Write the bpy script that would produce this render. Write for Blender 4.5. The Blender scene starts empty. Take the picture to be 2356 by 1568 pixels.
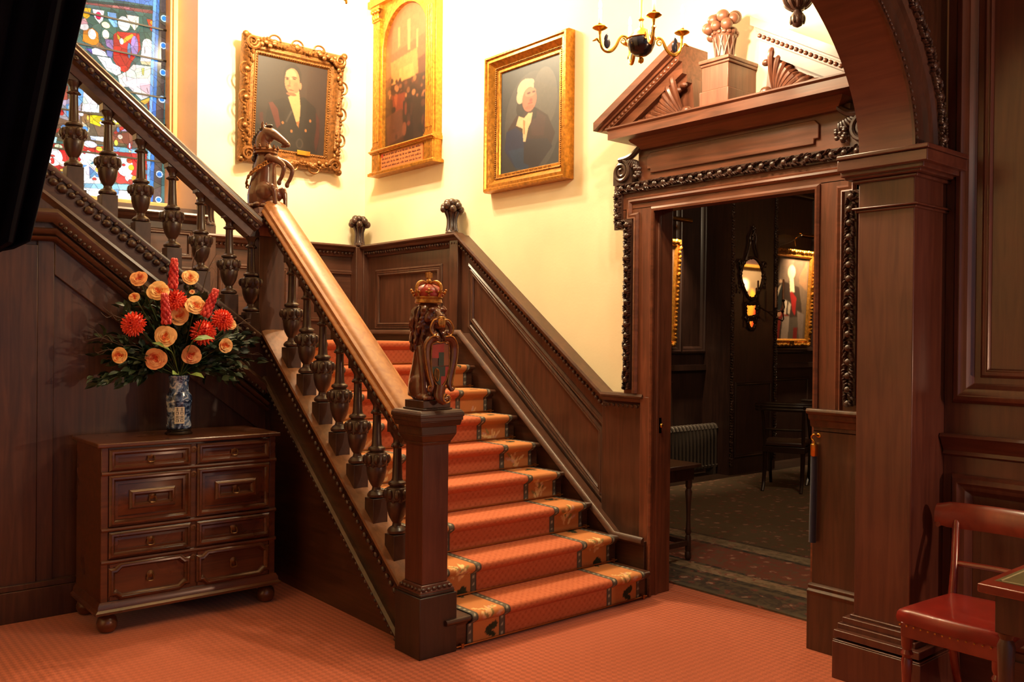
import bpy, math, random
import numpy as np
from mathutils import Vector, Matrix, Euler
S = bpy.context.scene
COL = S.collection
random.seed(7)
PI = math.pi
V = Vector

# ---------------------------------------------------------------- camera
cam_d = bpy.data.cameras.new('camera')
cam = bpy.data.objects.new('camera', cam_d)
COL.objects.link(cam)
S.camera = cam
cam_d.sensor_width = 36.0
cam_d.lens = 36.0 * 2043.2 / 2356.0
cam_d.clip_start = 0.05
cam_d.clip_end = 100
_yaw, _pit, _rol = math.radians(40.075), math.radians(-0.331), math.radians(0.566)
_f0 = V((math.sin(_yaw), math.cos(_yaw), 0)); _r0 = V((math.cos(_yaw), -math.sin(_yaw), 0)); _u0 = V((0, 0, 1))
_F = _f0 * math.cos(_pit) + _u0 * math.sin(_pit)
_U = _u0 * math.cos(_pit) - _f0 * math.sin(_pit)
_R = _r0 * math.cos(_rol) + _U * math.sin(_rol)
_U = _U * math.cos(_rol) - _r0 * math.sin(_rol)
cam.matrix_world = Matrix(((_R.x, _U.x, -_F.x, 0), (_R.y, _U.y, -_F.y, 0), (_R.z, _U.z, -_F.z, 1.5), (0, 0, 0, 1)))

# ---------------------------------------------------------------- view, world, large lights
S.view_settings.view_transform = 'Standard'
S.view_settings.look = 'None'
S.view_settings.gamma = 1.0
S.view_settings.use_curve_mapping = False
S.view_settings.exposure = 0.0
W = bpy.data.worlds.new('world'); S.world = W
W.use_nodes = True
W.node_tree.nodes['Background'].inputs[0].default_value = (0.70, 0.80, 1.0, 1)
W.node_tree.nodes['Background'].inputs[1].default_value = 0.27

def lamp(name, typ, loc, power, col, size=0.05, aim=None, spot=None, size_y=None):
    d = bpy.data.lights.new(name, typ)
    d.energy = power; d.color = col
    if typ == 'AREA':
        d.shape = 'RECTANGLE'; d.size = size; d.size_y = size_y or size; d.spread = math.radians(75)
    else:
        d.shadow_soft_size = size
    if spot:
        d.spot_size = math.radians(spot); d.spot_blend = 0.6
    o = bpy.data.objects.new(name, d); COL.objects.link(o); o.location = loc
    if aim is not None:
        o.rotation_euler = (V(aim) - V(loc)).to_track_quat('-Z', 'Y').to_euler()
    return o
WARM = (1.0, 0.80, 0.50)
# the upper stair hall is lit by two chandeliers; these are the candle flames of each
CH_A = V((3.166, 2.836, 2.90)); CH_B = V((3.08, 5.50, 3.922))
for ch, pw in ((CH_A, 30), (CH_B, 115)):
    for k in range(4):
        a = math.radians(8 + 90 * k - 40)
        lamp('candle_light', 'POINT', (ch.x + .2 * math.cos(a), ch.y + .2 * math.sin(a), ch.z + .25), pw, WARM, .025)
# hall ceiling lantern behind the camera and a wall lamp beyond the right edge of the picture
lamp('hall_lantern_light', 'POINT', (2.9, -0.9, 2.8), 9, (1.0, .72, .50), .22)
lamp('wall_lamp_light', 'POINT', (3.86, -0.30, 1.35), 75, (1.0, .58, .34), .04)

# ---------------------------------------------------------------- helpers
def hx(h):
    c = [int(h[i:i + 2], 16) / 255 for i in (0, 2, 4)]
    return tuple(x / 12.92 if x <= .04045 else ((x + .055) / 1.055) ** 2.4 for x in c)

class MB:
    """collects simple solids and links them as one mesh"""
    def __init__(s): s.v = []; s.f = []; s.m = []
    def add(s, vs, fs, m=0):
        o = len(s.v); s.v.extend([tuple(q) for q in vs])
        s.f.extend([tuple(i + o for i in f) for f in fs]); s.m.extend([m] * len(fs)); return s
    def box(s, x0, x1, y0, y1, z0, z1, m=0):
        x0, x1 = min(x0, x1), max(x0, x1); y0, y1 = min(y0, y1), max(y0, y1); z0, z1 = min(z0, z1), max(z0, z1)
        return s.add([(x0, y0, z0), (x1, y0, z0), (x1, y1, z0), (x0, y1, z0), (x0, y0, z1), (x1, y0, z1), (x1, y1, z1), (x0, y1, z1)],
                     [(0, 3, 2, 1), (4, 5, 6, 7), (0, 1, 5, 4), (1, 2, 6, 5), (2, 3, 7, 6), (3, 0, 4, 7)], m)
    def ext(s, pts, ax, a0, a1, m=0):
        """polygon pts (2D in the two other axes, in axis order) extruded along axis ax"""
        n = len(pts)
        def P(p, a):
            q = list(p); q.insert(ax, a); return q
        vs = [P(p, a0) for p in pts] + [P(p, a1) for p in pts]
        fs = [tuple(range(n)), tuple(range(2 * n - 1, n - 1, -1))] + [((i + 1) % n, i, n + i, n + (i + 1) % n) for i in range(n)]
        return s.add(vs, fs, m)
    def sweep(s, prof, path, n, closed=False, m=0):
        """profile (a sideways, b along n) swept with mitres on a planar path"""
        path = [V(p) for p in path]; n = V(n).normalized(); N = len(path); k = len(prof)
        t = [(path[(i + 1) % N] - path[i]).normalized() for i in range(N if closed else N - 1)]
        vs = []
        for i in range(N):
            if closed: a, b = t[i - 1], t[i]
            else: a, b = t[max(i - 1, 0)], t[min(i, N - 2)]
            sa, sb = a.cross(n), b.cross(n)
            sd = (sa + sb) / max(1 + sa.dot(sb), .15)
            for (p, q) in prof: vs.append(path[i] + sd * p + n * q)
        fs = []
        for i in range(N if closed else N - 1):
            j = (i + 1) % N
            for c in range(k):
                d = (c + 1) % k
                fs.append((i * k + c, i * k + d, j * k + d, j * k + c))
        if not closed: fs += [tuple(range(k - 1, -1, -1)), tuple(range((N - 1) * k, N * k))]
        return s.add(vs, fs, m)
    def lathe(s, prof, o=(0, 0, 0), seg=20, m=0, flat=1.0, rot=None):
        vs = []; o = V(o)
        for r, z in prof:
            for i in range(seg):
                a = 2 * PI * i / seg
                q = V((r * math.cos(a), r * flat * math.sin(a), z))
                if rot: q = rot @ q
                vs.append(o + q)
        fs = []
        for j in range(len(prof) - 1):
            for i in range(seg):
                k = (i + 1) % seg
                fs.append((j * seg + i, j * seg + k, (j + 1) * seg + k, (j + 1) * seg + i))
        fs += [tuple(range(seg - 1, -1, -1)), tuple(range((len(prof) - 1) * seg, len(prof) * seg))]
        return s.add(vs, fs, m)
    def tube(s, path, r, seg=8, m=0):
        path = [V(p) for p in path]; N = len(path)
        rr = list(r) if isinstance(r, (list, tuple)) else [r] * N
        if 3 <= N <= 16:      # round the path off
            P2, R2 = [], []
            for i in range(N - 1):
                a, b, c, d = path[max(i - 1, 0)], path[i], path[i + 1], path[min(i + 2, N - 1)]
                for q in range(3):
                    t = q / 3; P2.append(.5 * (2 * b + (c - a) * t + (2 * a - 5 * b + 4 * c - d) * t * t + (3 * b - a - 3 * c + d) * t ** 3)); R2.append(rr[i] + (rr[i + 1] - rr[i]) * t)
            path, rr = P2 + [path[-1]], R2 + [rr[-1]]; N = len(path)
        t0 = (path[1] - path[0]).normalized(); up = V((0, 0, 1)) if abs(t0.z) < .9 else V((1, 0, 0))
        x = t0.cross(up).normalized(); vs = []
        for i in range(N):
            t = (path[min(i + 1, N - 1)] - path[max(i - 1, 0)]).normalized()
            x = (x - t * x.dot(t)).normalized(); y = t.cross(x)
            for k in range(seg):
                a = 2 * PI * k / seg; vs.append(path[i] + (x * math.cos(a) + y * math.sin(a)) * rr[i])
        fs = [(i * seg + k, i * seg + (k + 1) % seg, (i + 1) * seg + (k + 1) % seg, (i + 1) * seg + k) for i in range(N - 1) for k in range(seg)]
        fs += [tuple(range(seg - 1, -1, -1)), tuple(range((N - 1) * seg, N * seg))]
        return s.add(vs, fs, m)
    def ell(s, c, r, seg=10, rings=6, rot=None, m=0):
        c = V(c); r = (r, r, r) if not hasattr(r, '__len__') else r
        vs = []
        def P(x, y, z):
            q = V((x * r[0], y * r[1], z * r[2])); return c + (rot @ q if rot else q)
        vs.append(P(0, 0, -1))
        for j in range(1, rings):
            b = -PI / 2 + PI * j / rings
            for i in range(seg):
                a = 2 * PI * i / seg; vs.append(P(math.cos(b) * math.cos(a), math.cos(b) * math.sin(a), math.sin(b)))
        vs.append(P(0, 0, 1)); T = len(vs) - 1
        fs = [(0, 1 + (i + 1) % seg, 1 + i) for i in range(seg)]
        for j in range(rings - 2):
            for i in range(seg):
                k = (i + 1) % seg; o = 1 + j * seg
                fs.append((o + i, o + k, o + seg + k, o + seg + i))
        o = 1 + (rings - 2) * seg
        fs += [(o + i, o + (i + 1) % seg, T) for i in range(seg)]
        return s.add(vs, fs, m)
    def beads(s, path, step, r, n=(0, 0, 1), jit=0, seg=7, rings=5, m=0, tilt=0, alt=None):
        """a run of small carved lobes along a path"""
        path = [V(p) for p in path]; n = V(n).normalized(); c = 0
        for a, b in zip(path, path[1:]):
            L = (b - a).length; k = max(1, round(L / step)); t = (b - a).normalized(); y = t.cross(n)
            for i in range(k):
                p = a.lerp(b, (i + .5) / k)
                q = 1 + random.uniform(-jit, jit); rr = r if (alt is None or c % 2 == 0) else alt
                M = Matrix((t, y, n)).transposed()
                if tilt: M = M @ Matrix.Rotation(tilt * (1 if c % 2 else -1), 3, 'Z')
                s.ell(p + y * random.uniform(-jit, jit) * rr[1], [k_ * q for k_ in rr], seg, rings, M, m); c += 1
        return s
    def garland(s, path, n, hw, step=.013, r=(.010, .017), h=.012, knob=.06):
        """carved leafy band: small irregular lobes with a flower knob now and then"""
        path = [V(p) for p in path]; n = V(n).normalized(); acc = 0
        for a, b in zip(path, path[1:]):
            L = (b - a).length; k = max(1, round(L / step)); t = (b - a).normalized(); y = t.cross(n)
            for i in range(k):
                p = a.lerp(b, (i + .5) / k); acc += L / k
                for side in (-1, 1):
                    q = random.uniform(*r); ang = side * random.uniform(.3, 1.1)
                    M = Matrix((t, y, n)).transposed() @ Matrix.Rotation(ang, 3, 'Z')
                    s.ell(p + y * (side * hw * random.uniform(.25, .75)) + n * random.uniform(0, .004), (q, q * .5, h), 6, 4, M)
                if knob and acc > knob:
                    acc = 0; s.ell(p + n * h * .6, (.017, .017, .013), 8, 5, Matrix((t, y, n)).transposed())
        return s
    def spiral(s, c, r0, r1, turns, r, u, w, a0=0, n=26, seg=7, m=0, taper=.5):
        c = V(c); u = V(u); w = V(w); P = []; R = []
        for i in range(n):
            t = i / (n - 1); a = a0 + turns * 2 * PI * t; q = r0 + (r1 - r0) * t
            P.append(c + u * (q * math.cos(a)) + w * (q * math.sin(a))); R.append(r * (1 - (1 - taper) * t))
        return s.tube(P, R, seg, m)

def wloc(o):
    p = V((0, 0, 0))
    while o: p = p + o.location; o = o.parent
    return p
def mk(name, mb, mats, parent=None, bev=0, smooth=38, remesh=0, local=False, label=None, segs=2):
    me = bpy.data.meshes.new(name)
    o = bpy.data.objects.new(name, me)
    vs = np.array(mb.v, dtype=float)
    if parent is not None:
        o.parent = parent
        if not local: vs = vs - np.array(wloc(parent))
    elif not local:
        b = V(((vs[:, 0].min() + vs[:, 0].max()) / 2, (vs[:, 1].min() + vs[:, 1].max()) / 2, vs[:, 2].min()))
        o.location = b; vs = vs - np.array(b)
    me.from_pydata(vs.tolist(), [], mb.f)
    for m in (mats if isinstance(mats, (list, tuple)) else [mats]): me.materials.append(m)
    if any(mb.m): me.polygons.foreach_set('material_index', mb.m)
    me.validate(); me.update()
    if smooth:
        me.polygons.foreach_set('use_smooth', [True] * len(me.polygons))
        if not remesh: me.set_sharp_from_angle(angle=math.radians(smooth))
    COL.objects.link(o)
    if remesh:
        q = o.modifiers.new('fuse', 'REMESH'); q.mode = 'VOXEL'; q.voxel_size = remesh; q.use_smooth_shade = True
        q = o.modifiers.new('soften', 'SMOOTH'); q.iterations = 2; q.factor = .4
    if bev:
        q = o.modifiers.new('edges', 'BEVEL'); q.width = bev; q.segments = segs; q.limit_method = 'ANGLE'; q.angle_limit = math.radians(40)
    if label: o['label'] = label
    return o
def thing(name, label, cat, loc=(0, 0, 0), group=None, rz=0):
    o = bpy.data.objects.new(name, None); COL.objects.link(o); o.location = loc; o.rotation_euler = (0, 0, rz); o.empty_display_size = .05
    o['label'] = label; o['category'] = cat
    if group: o['group'] = group
    return o
def tag(o, label, cat, group=None, kind=None):
    o['label'] = label; o['category'] = cat
    if group: o['group'] = group
    if kind: o['kind'] = kind
    return o
def struct(name, mb, mats, **k):
    o = mk(name, mb, mats, **k); o['kind'] = 'structure'; return o
def copy_thing(o, loc, label=None, rz=None):
    r = o.copy(); COL.objects.link(r); r.location = loc
    if rz is not None: r.rotation_euler = (0, 0, rz)
    if label: r['label'] = label
    for ch in o.children:
        c = ch.copy(); COL.objects.link(c); c.parent = r
        for g in ch.children:
            d = g.copy(); COL.objects.link(d); d.parent = c
    return r

# ---------------------------------------------------------------- materials
def nodes(name):
    m = bpy.data.materials.new(name); m.use_nodes = True; nt = m.node_tree
    return m, nt, nt.nodes, nt.links, nt.nodes['Principled BSDF']
def ramp(N, c0, c1, p0=.3, p1=.7):
    r = N.new('ShaderNodeValToRGB'); r.color_ramp.elements[0].color = (*c0, 1); r.color_ramp.elements[1].color = (*c1, 1)
    r.color_ramp.elements[0].position = p0; r.color_ramp.elements[1].position = p1; return r
def wood(name, c0, c1, rough=.34, scale=(14, 14, 1.1), coat=.25, bump=.06):
    m, nt, N, L, B = nodes(name)
    tc = N.new('ShaderNodeTexCoord'); mp = N.new('ShaderNodeMapping'); mp.inputs['Scale'].default_value = scale
    L.new(tc.outputs['Object'], mp.inputs[0])
    n = N.new('ShaderNodeTexNoise'); n.inputs['Scale'].default_value = 2.2; n.inputs['Detail'].default_value = 7; n.inputs['Distortion'].default_value = .9
    L.new(mp.outputs[0], n.inputs['Vector'])
    n2 = N.new('ShaderNodeTexNoise'); n2.inputs['Scale'].default_value = 3.1; n2.inputs['Detail'].default_value = 3
    L.new(tc.outputs['Object'], n2.inputs['Vector'])
    r = ramp(N, hx(c0), hx(c1)); L.new(n.outputs['Fac'], r.inputs[0])
    r2 = ramp(N, (.72, .72, .72), (1.12, 1.12, 1.12), .3, .75); L.new(n2.outputs['Fac'], r2.inputs[0])
    mx = N.new('ShaderNodeMix'); mx.data_type = 'RGBA'; mx.blend_type = 'MULTIPLY'; mx.inputs['Factor'].default_value = .8
    L.new(r.outputs[0], mx.inputs['A']); L.new(r2.outputs[0], mx.inputs['B']); L.new(mx.outputs['Result'], B.inputs['Base Color'])
    rr = N.new('ShaderNodeMapRange'); rr.inputs[3].default_value = rough - .07; rr.inputs[4].default_value = rough + .12
    L.new(n2.outputs['Fac'], rr.inputs[0]); L.new(rr.outputs[0], B.inputs['Roughness'])
    B.inputs['Coat Weight'].default_value = coat; B.inputs['Coat Roughness'].default_value = .22
    bp = N.new('ShaderNodeBump'); bp.inputs['Strength'].default_value = bump; bp.inputs['Distance'].default_value = .004
    L.new(n.outputs['Fac'], bp.inputs['Height']); L.new(bp.outputs[0], B.inputs['Normal'])
    return m
def plain(name, c, rough=.6, metal=0, var=.12, scale=30, bump=0, coat=0, sheen=0, bscale=None, spec=.5):
    m, nt, N, L, B = nodes(name)
    tc = N.new('ShaderNodeTexCoord'); n = N.new('ShaderNodeTexNoise'); n.inputs['Scale'].default_value = scale; n.inputs['Detail'].default_value = 5
    L.new(tc.outputs['Object'], n.inputs['Vector']); c = hx(c)
    r = ramp(N, tuple(x * (1 - var) for x in c), tuple(min(1, x * (1 + var)) for x in c)); L.new(n.outputs['Fac'], r.inputs[0])
    L.new(r.outputs[0], B.inputs['Base Color']); B.inputs['Roughness'].default_value = rough; B.inputs['Metallic'].default_value = metal
    B.inputs['Coat Weight'].default_value = coat; B.inputs['Sheen Weight'].default_value = sheen; B.inputs['Specular IOR Level'].default_value = spec
    if bump:
        if bscale:
            n = N.new('ShaderNodeTexNoise'); n.inputs['Scale'].default_value = bscale; n.inputs['Detail'].default_value = 4; L.new(tc.outputs['Object'], n.inputs['Vector'])
        bp = N.new('ShaderNodeBump'); bp.inputs['Strength'].default_value = bump; bp.inputs['Distance'].default_value = .006
        L.new(n.outputs['Fac'], bp.inputs['Height']); L.new(bp.outputs[0], B.inputs['Normal'])
    return m
def emis(name, c, st):
    m, nt, N, L, B = nodes(name)
    B.inputs['Base Color'].default_value = (*hx(c), 1); B.inputs['Emission Color'].default_value = (*hx(c), 1); B.inputs['Emission Strength'].default_value = st
    return m
def attr(name, rough=.5, emit=0, coat=0, bump=0, bscale=200):
    m, nt, N, L, B = nodes(name)
    a = N.new('ShaderNodeAttribute'); a.attribute_name = 'Col'
    B.inputs['Roughness'].default_value = rough; B.inputs['Coat Weight'].default_value = coat
    if emit:
        B.inputs['Base Color'].default_value = (.02, .02, .02, 1); B.inputs['Specular IOR Level'].default_value = .05; L.new(a.outputs['Color'], B.inputs['Emission Color']); B.inputs['Emission Strength'].default_value = emit
    else: L.new(a.outputs['Color'], B.inputs['Base Color'])
    if bump:
        tc = N.new('ShaderNodeTexCoord'); n = N.new('ShaderNodeTexNoise'); n.inputs['Scale'].default_value = bscale; L.new(tc.outputs['Object'], n.inputs['Vector'])
        bp = N.new('ShaderNodeBump'); bp.inputs['Strength'].default_value = bump; bp.inputs['Distance'].default_value = .004
        L.new(n.outputs['Fac'], bp.inputs['Height']); L.new(bp.outputs[0], B.inputs['Normal'])
    return m
OAK = wood('dark_oak', '3c2419', '583627')
OAKH = wood('dark_oak_horizontal', '3c2419', '583627', scale=(14, 1.1, 14))
OAKX = wood('dark_oak_crosswise', '3c2419', '583627', scale=(1.1, 14, 14))
CASE = wood('door_oak', '552e1e', '7c4630', rough=.38)
CASEH = wood('door_oak_horizontal', '552e1e', '7c4630', rough=.38, scale=(14, 1.1, 14))
CARV = wood('carved_oak', '35211b', '4c3128', rough=.36, scale=(6, 6, 6), bump=.15)
MAHO = wood('red_mahogany', '4d2822', '63382c', rough=.3, coat=.35)
MAHOH = wood('red_mahogany_horizontal', '4d2822', '63382c', rough=.3, coat=.35, scale=(14, 1.1, 14))
RAILM = wood('polished_rail_lit_tone', '96592f', 'b57845', rough=.46, scale=(14, 1.2, 14), coat=.1)  # polished rail; direct light is put into its lighter colour
TAN = wood('string_oak_lit_tone', '6e432a', '8e5c3c', rough=.6, scale=(14, 1.2, 14), coat=0)  # light falling on the string cap is painted in as paler oak
PALE = wood('pale_oak', '6b3f2e', '87543e', rough=.42)  # lighter oak tone for pedestal, basket and upper newel capital
CHEST = wood('chest_oak', '4a2a1c', '6c3c24', rough=.27, scale=(1.2, 14, 14), coat=.5)
CHAIRM = wood('chair_mahogany', '6a1f16', '8e3322', rough=.2, scale=(3, 3, 3), coat=.7)
PLASTER = plain('cream_plaster', 'efe0bd', .85, var=.04, scale=3, bump=.08, bscale=60)
GILT = plain('gilt', 'b87c30', .34, metal=.75, var=.35, scale=40, bump=.3)
GILTD = plain('old_gilt', '7c4f24', .42, metal=.5, var=.5, scale=55, bump=.4)
WORNB = plain('worn_brass_handle', '7d5c38', .38, metal=.7)
BRASS = plain('brass', 'd09a45', .25, metal=1, var=.1)
BLACK = plain('black_enamel', '1c1a24', .2, var=.05, coat=.5)
STATUE = plain('lacquered_carving', '643624', .27, var=.25, scale=25, bump=.12, coat=.5)
CROWNG = plain('crown_gilt', 'b07a3a', .32, metal=.6, var=.4, scale=60, bump=.3)
RED = plain('red_enamel', '9c2218', .4, var=.2)
GREEN = plain('green_enamel', '1e3428', .4, var=.2)
# ---------------------------------------------------------------- setting: floors, walls, ceilings
def carpet_mat():
    m, nt, N, L, B = nodes('terracotta_carpet')
    tc = N.new('ShaderNodeTexCoord')
    mp = N.new('ShaderNodeMapping'); mp.inputs['Rotation'].default_value = (0, 0, math.radians(45)); L.new(tc.outputs['Object'], mp.inputs[0])
    ck = N.new('ShaderNodeTexChecker'); ck.inputs['Scale'].default_value = 42; ck.inputs['Color1'].default_value = (*hx('b25531'), 1); ck.inputs['Color2'].default_value = (*hx('9f4722'), 1)
    L.new(mp.outputs[0], ck.inputs[0])
    wv = N.new('ShaderNodeTexWave'); wv.inputs['Scale'].default_value = 9.5; wv.inputs['Distortion'].default_value = .4; wv.bands_direction = 'X'; L.new(tc.outputs['Object'], wv.inputs[0])
    mx = N.new('ShaderNodeMix'); mx.data_type = 'RGBA'; mx.blend_type = 'MULTIPLY'; mx.inputs['Factor'].default_value = .5
    r = ramp(N, (.86, .78, .7), (1.1, 1.1, 1.15)); L.new(wv.outputs['Fac'], r.inputs[0])
    L.new(ck.outputs[0], mx.inputs['A']); L.new(r.outputs[0], mx.inputs['B'])
    L.new(mx.outputs['Result'], B.inputs['Base Color']); B.inputs['Roughness'].default_value = .95; B.inputs['Sheen Weight'].default_value = .25
    n = N.new('ShaderNodeTexNoise'); n.inputs['Scale'].default_value = 260; L.new(tc.outputs['Object'], n.inputs['Vector'])
    bp = N.new('ShaderNodeBump'); bp.inputs['Strength'].default_value = .5; bp.inputs['Distance'].default_value = .004
    L.new(n.outputs['Fac'], bp.inputs['Height']); L.new(bp.outputs[0], B.inputs['Normal'])
    return m
CARPET = carpet_mat()
WX = 4.05            # face of the wall on the stair and doorway side
WY = 6.85            # face of the wall with the stained glass
ZC = 5.4
struct('floor', MB().box(-1.4, 4.115, -3, 7.25, -.1, 0).box(4.115, 4.235, 2.2, 3.6, -.05, .002), CARPET)
struct('ceiling', MB().box(-1.5, 4.115, 1.8, 7.3, ZC, ZC + .1), PLASTER)
struct('ceiling', MB().box(-1.5, 4.115, -3, 1.8, 3.45, 3.55), PLASTER)
w = MB()
w.box(WX, 4.115, -3, 2.318, 0, ZC).box(WX, 4.115, 3.442, 7.25, 0, ZC).box(WX, 4.115, 2.318, 3.442, 2.277, ZC)
struct('wall_right', w, PLASTER)
struct('wall_left', MB().box(-1.5, -1.4, -3, 7.25, 0, ZC), PLASTER)
w = MB(); WX0, WX1, WZ0 = 1.05, 2.555, 2.44
w.box(-1.4, WX0, WY, 7.25, 0, ZC).box(WX1, WX, WY, 7.25, 0, ZC).box(WX0, WX1, WY, 7.25, 0, WZ0).box(WX0, WX1, WY, 7.25, 4.95, ZC)
struct('wall_back', w, PLASTER)

# window: splayed reveal, frame, painted and leaded glass with saddle bars
def raster(shapes, nx, ny, bg, gain=(1, 1, 1), blur=1, noise=.06):
    s, t = np.meshgrid(np.linspace(0, 1, nx + 1), np.linspace(0, 1, ny + 1))
    C = np.empty((ny + 1, nx + 1, 3)); C[:] = hx(bg)
    rng = np.random.default_rng(3)
    for sh in shapes:
        col = np.array(hx(sh[1]))
        if sh[0] == 'e':
            _, _, x, y, rx, ry = sh
            M = ((s - x) / max(rx, .002)) ** 2 + ((t - y) / max(ry, .002)) ** 2 < 1
        else:
            p = sh[2]; k = len(p) // 2; M = np.zeros_like(s, bool)
            for i in range(k):
                x0, y0 = p[2 * i], p[2 * i + 1]; x1, y1 = p[(2 * i + 2) % (2 * k)], p[(2 * i + 3) % (2 * k)]
                if y0 == y1: continue
                M ^= ((y0 > t) != (y1 > t)) & (s < (x1 - x0) * (t - y0) / (y1 - y0) + x0)
        C[M] = col
    ink = None
    if blur < 0:          # leaded glass: dark lines where the colour changes
        d = np.abs(np.diff(C, axis=0, append=C[-1:])).sum(2) + np.abs(np.diff(C, axis=1, append=C[:, -1:])).sum(2)
        ink = d > .12
    for _ in range(max(blur, 0)):
        P = np.pad(C, ((1, 1), (1, 1), (0, 0)), 'edge')
        C = (P[1:-1, 1:-1] * 2 + P[:-2, 1:-1] + P[2:, 1:-1] + P[1:-1, :-2] + P[1:-1, 2:]) / 6
    if blur < 0:          # the glass is cut into small quarries of slightly different tint
        sx_, sy_ = rng.uniform(0, 1, 420), rng.uniform(0, 1, 420); best = np.full(s.shape, 9.0); idx = np.zeros(s.shape, int)
        for k, (a, b) in enumerate(zip(sx_, sy_)):
            dd = ((s - a) * .7) ** 2 + (t - b) ** 2; q = dd < best; best[q] = dd[q]; idx[q] = k
        C = C * rng.uniform(.62, 1.2, 420)[idx][..., None] * (1 + rng.uniform(-.12, .12, (420, 3)))[idx]
        ink |= (np.diff(idx, axis=0, append=idx[-1:]) != 0) | (np.diff(idx, axis=1, append=idx[:, -1:]) != 0)
    n1 = rng.normal(0, 1, (ny // 6 + 3, nx // 6 + 3)); n1 = np.kron(n1, np.ones((6, 6)))[:ny + 1, :nx + 1]
    C = C * (1 + noise * n1[..., None] * .6 + noise * rng.normal(0, .5, C.shape[:2])[..., None])
    if ink is not None: C[ink] = C[ink] * .25
    return np.clip(C * np.array(gain), 0, 4)
def picture(name, C, pos, mat, parent, mask=None, thick=None):
    """a painted panel: grid of coloured points, pos(s,t) gives the point; t runs downwards"""
    ny, nx = C.shape[0] - 1, C.shape[1] - 1
    vs = [pos(i / nx, j / ny) for j in range(ny + 1) for i in range(nx + 1)]
    fs = []; k = nx + 1
    for j in range(ny):
        for i in range(nx):
            if mask and not mask((i + .5) / nx, (j + .5) / ny): continue
            a = j * k + i; fs.append((a, a + 1, a + k + 1, a + k))
    mb = MB(); mb.v = [tuple(q) for q in vs]; mb.f = fs; mb.m = [0] * len(fs)
    o = mk(name, mb, mat, parent)
    me = o.data; at = me.color_attributes.new('Col', 'FLOAT_COLOR', 'POINT')
    buf = np.ones((len(vs), 4), dtype=np.float32); buf[:, :3] = C.reshape(-1, 3)
    if len(me.vertices) == len(vs): at.data.foreach_set('color', buf.ravel())
    return o
POR_A=[('p','463630',[0.521,-0.101,1.003,-0.016,1.0,0.975,0.68,0.954,0.597,0.382]),('p','2c2422',[0.137,0.785,0.175,0.501,0.374,0.419,0.467,0.453,0.605,0.713,0.747,1.012,-0.004,1.013,0.014,0.723]),('p','2a2220',[0.465,0.404,0.669,0.37,0.842,0.467,0.922,0.748,0.894,0.982,0.577,0.986,0.518,0.643]),('p','6e3026',[0.18,0.5,0.235,0.483,0.309,0.553,0.357,0.718,0.309,0.767,0.263,0.667]),('p','5c2a26',[0.06,0.626,0.109,0.61,0.12,0.731,0.074,0.713]),('p','54261f',[0.845,0.508,0.902,0.583,0.914,0.792,0.872,0.976,0.843,0.845,0.865,0.673]),('p','f0cf90',[0.444,0.4,0.593,0.309,0.623,0.477,0.623,0.569,0.612,0.662,0.594,0.706,0.513,0.537]),('p','b77a3c',[0.571,0.66,0.617,0.644,0.61,0.72]),('e','2b211c',0.493,0.155,0.127,0.121),('e','e2a578',0.491,0.22,0.105,0.142),('e','f0bf92',0.472,0.15,0.076,0.056),('e','d99670',0.551,0.283,0.041,0.057),('e','dc9468',0.429,0.296,0.026,0.024),('e','b4604a',0.481,0.32,0.041,0.007),('e','94503c',0.481,0.318,0.036,0.003),('e','6a4030',0.418,0.192,0.037,0.006),('e','6a4030',0.52,0.174,0.04,0.007),('e','4a2c20',0.422,0.207,0.022,0.008),('e','4a2c20',0.517,0.191,0.027,0.007),('e','c88660',0.457,0.242,0.009,0.036),('e','b0705a',0.45,0.276,0.022,0.01),('e','b87a5a',0.488,0.364,0.072,0.017),('e','dba078',0.609,0.257,0.019,0.037),('e','b07a5a',0.483,0.364,0.061,0.013),('e','c58a50',0.385,0.691,0.016,0.016),('e','c58a50',0.512,0.769,0.017,0.017),('e','c58a50',0.772,0.62,0.015,0.017),('e','c58a50',0.713,0.736,0.015,0.017),('p','55504c',[0.492,0.54,0.513,0.553,0.438,0.681,0.422,0.671]),('e','4c443e',0.635,0.893,0.052,0.058),('e','2a2422',0.635,0.893,0.031,0.042)]
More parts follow.
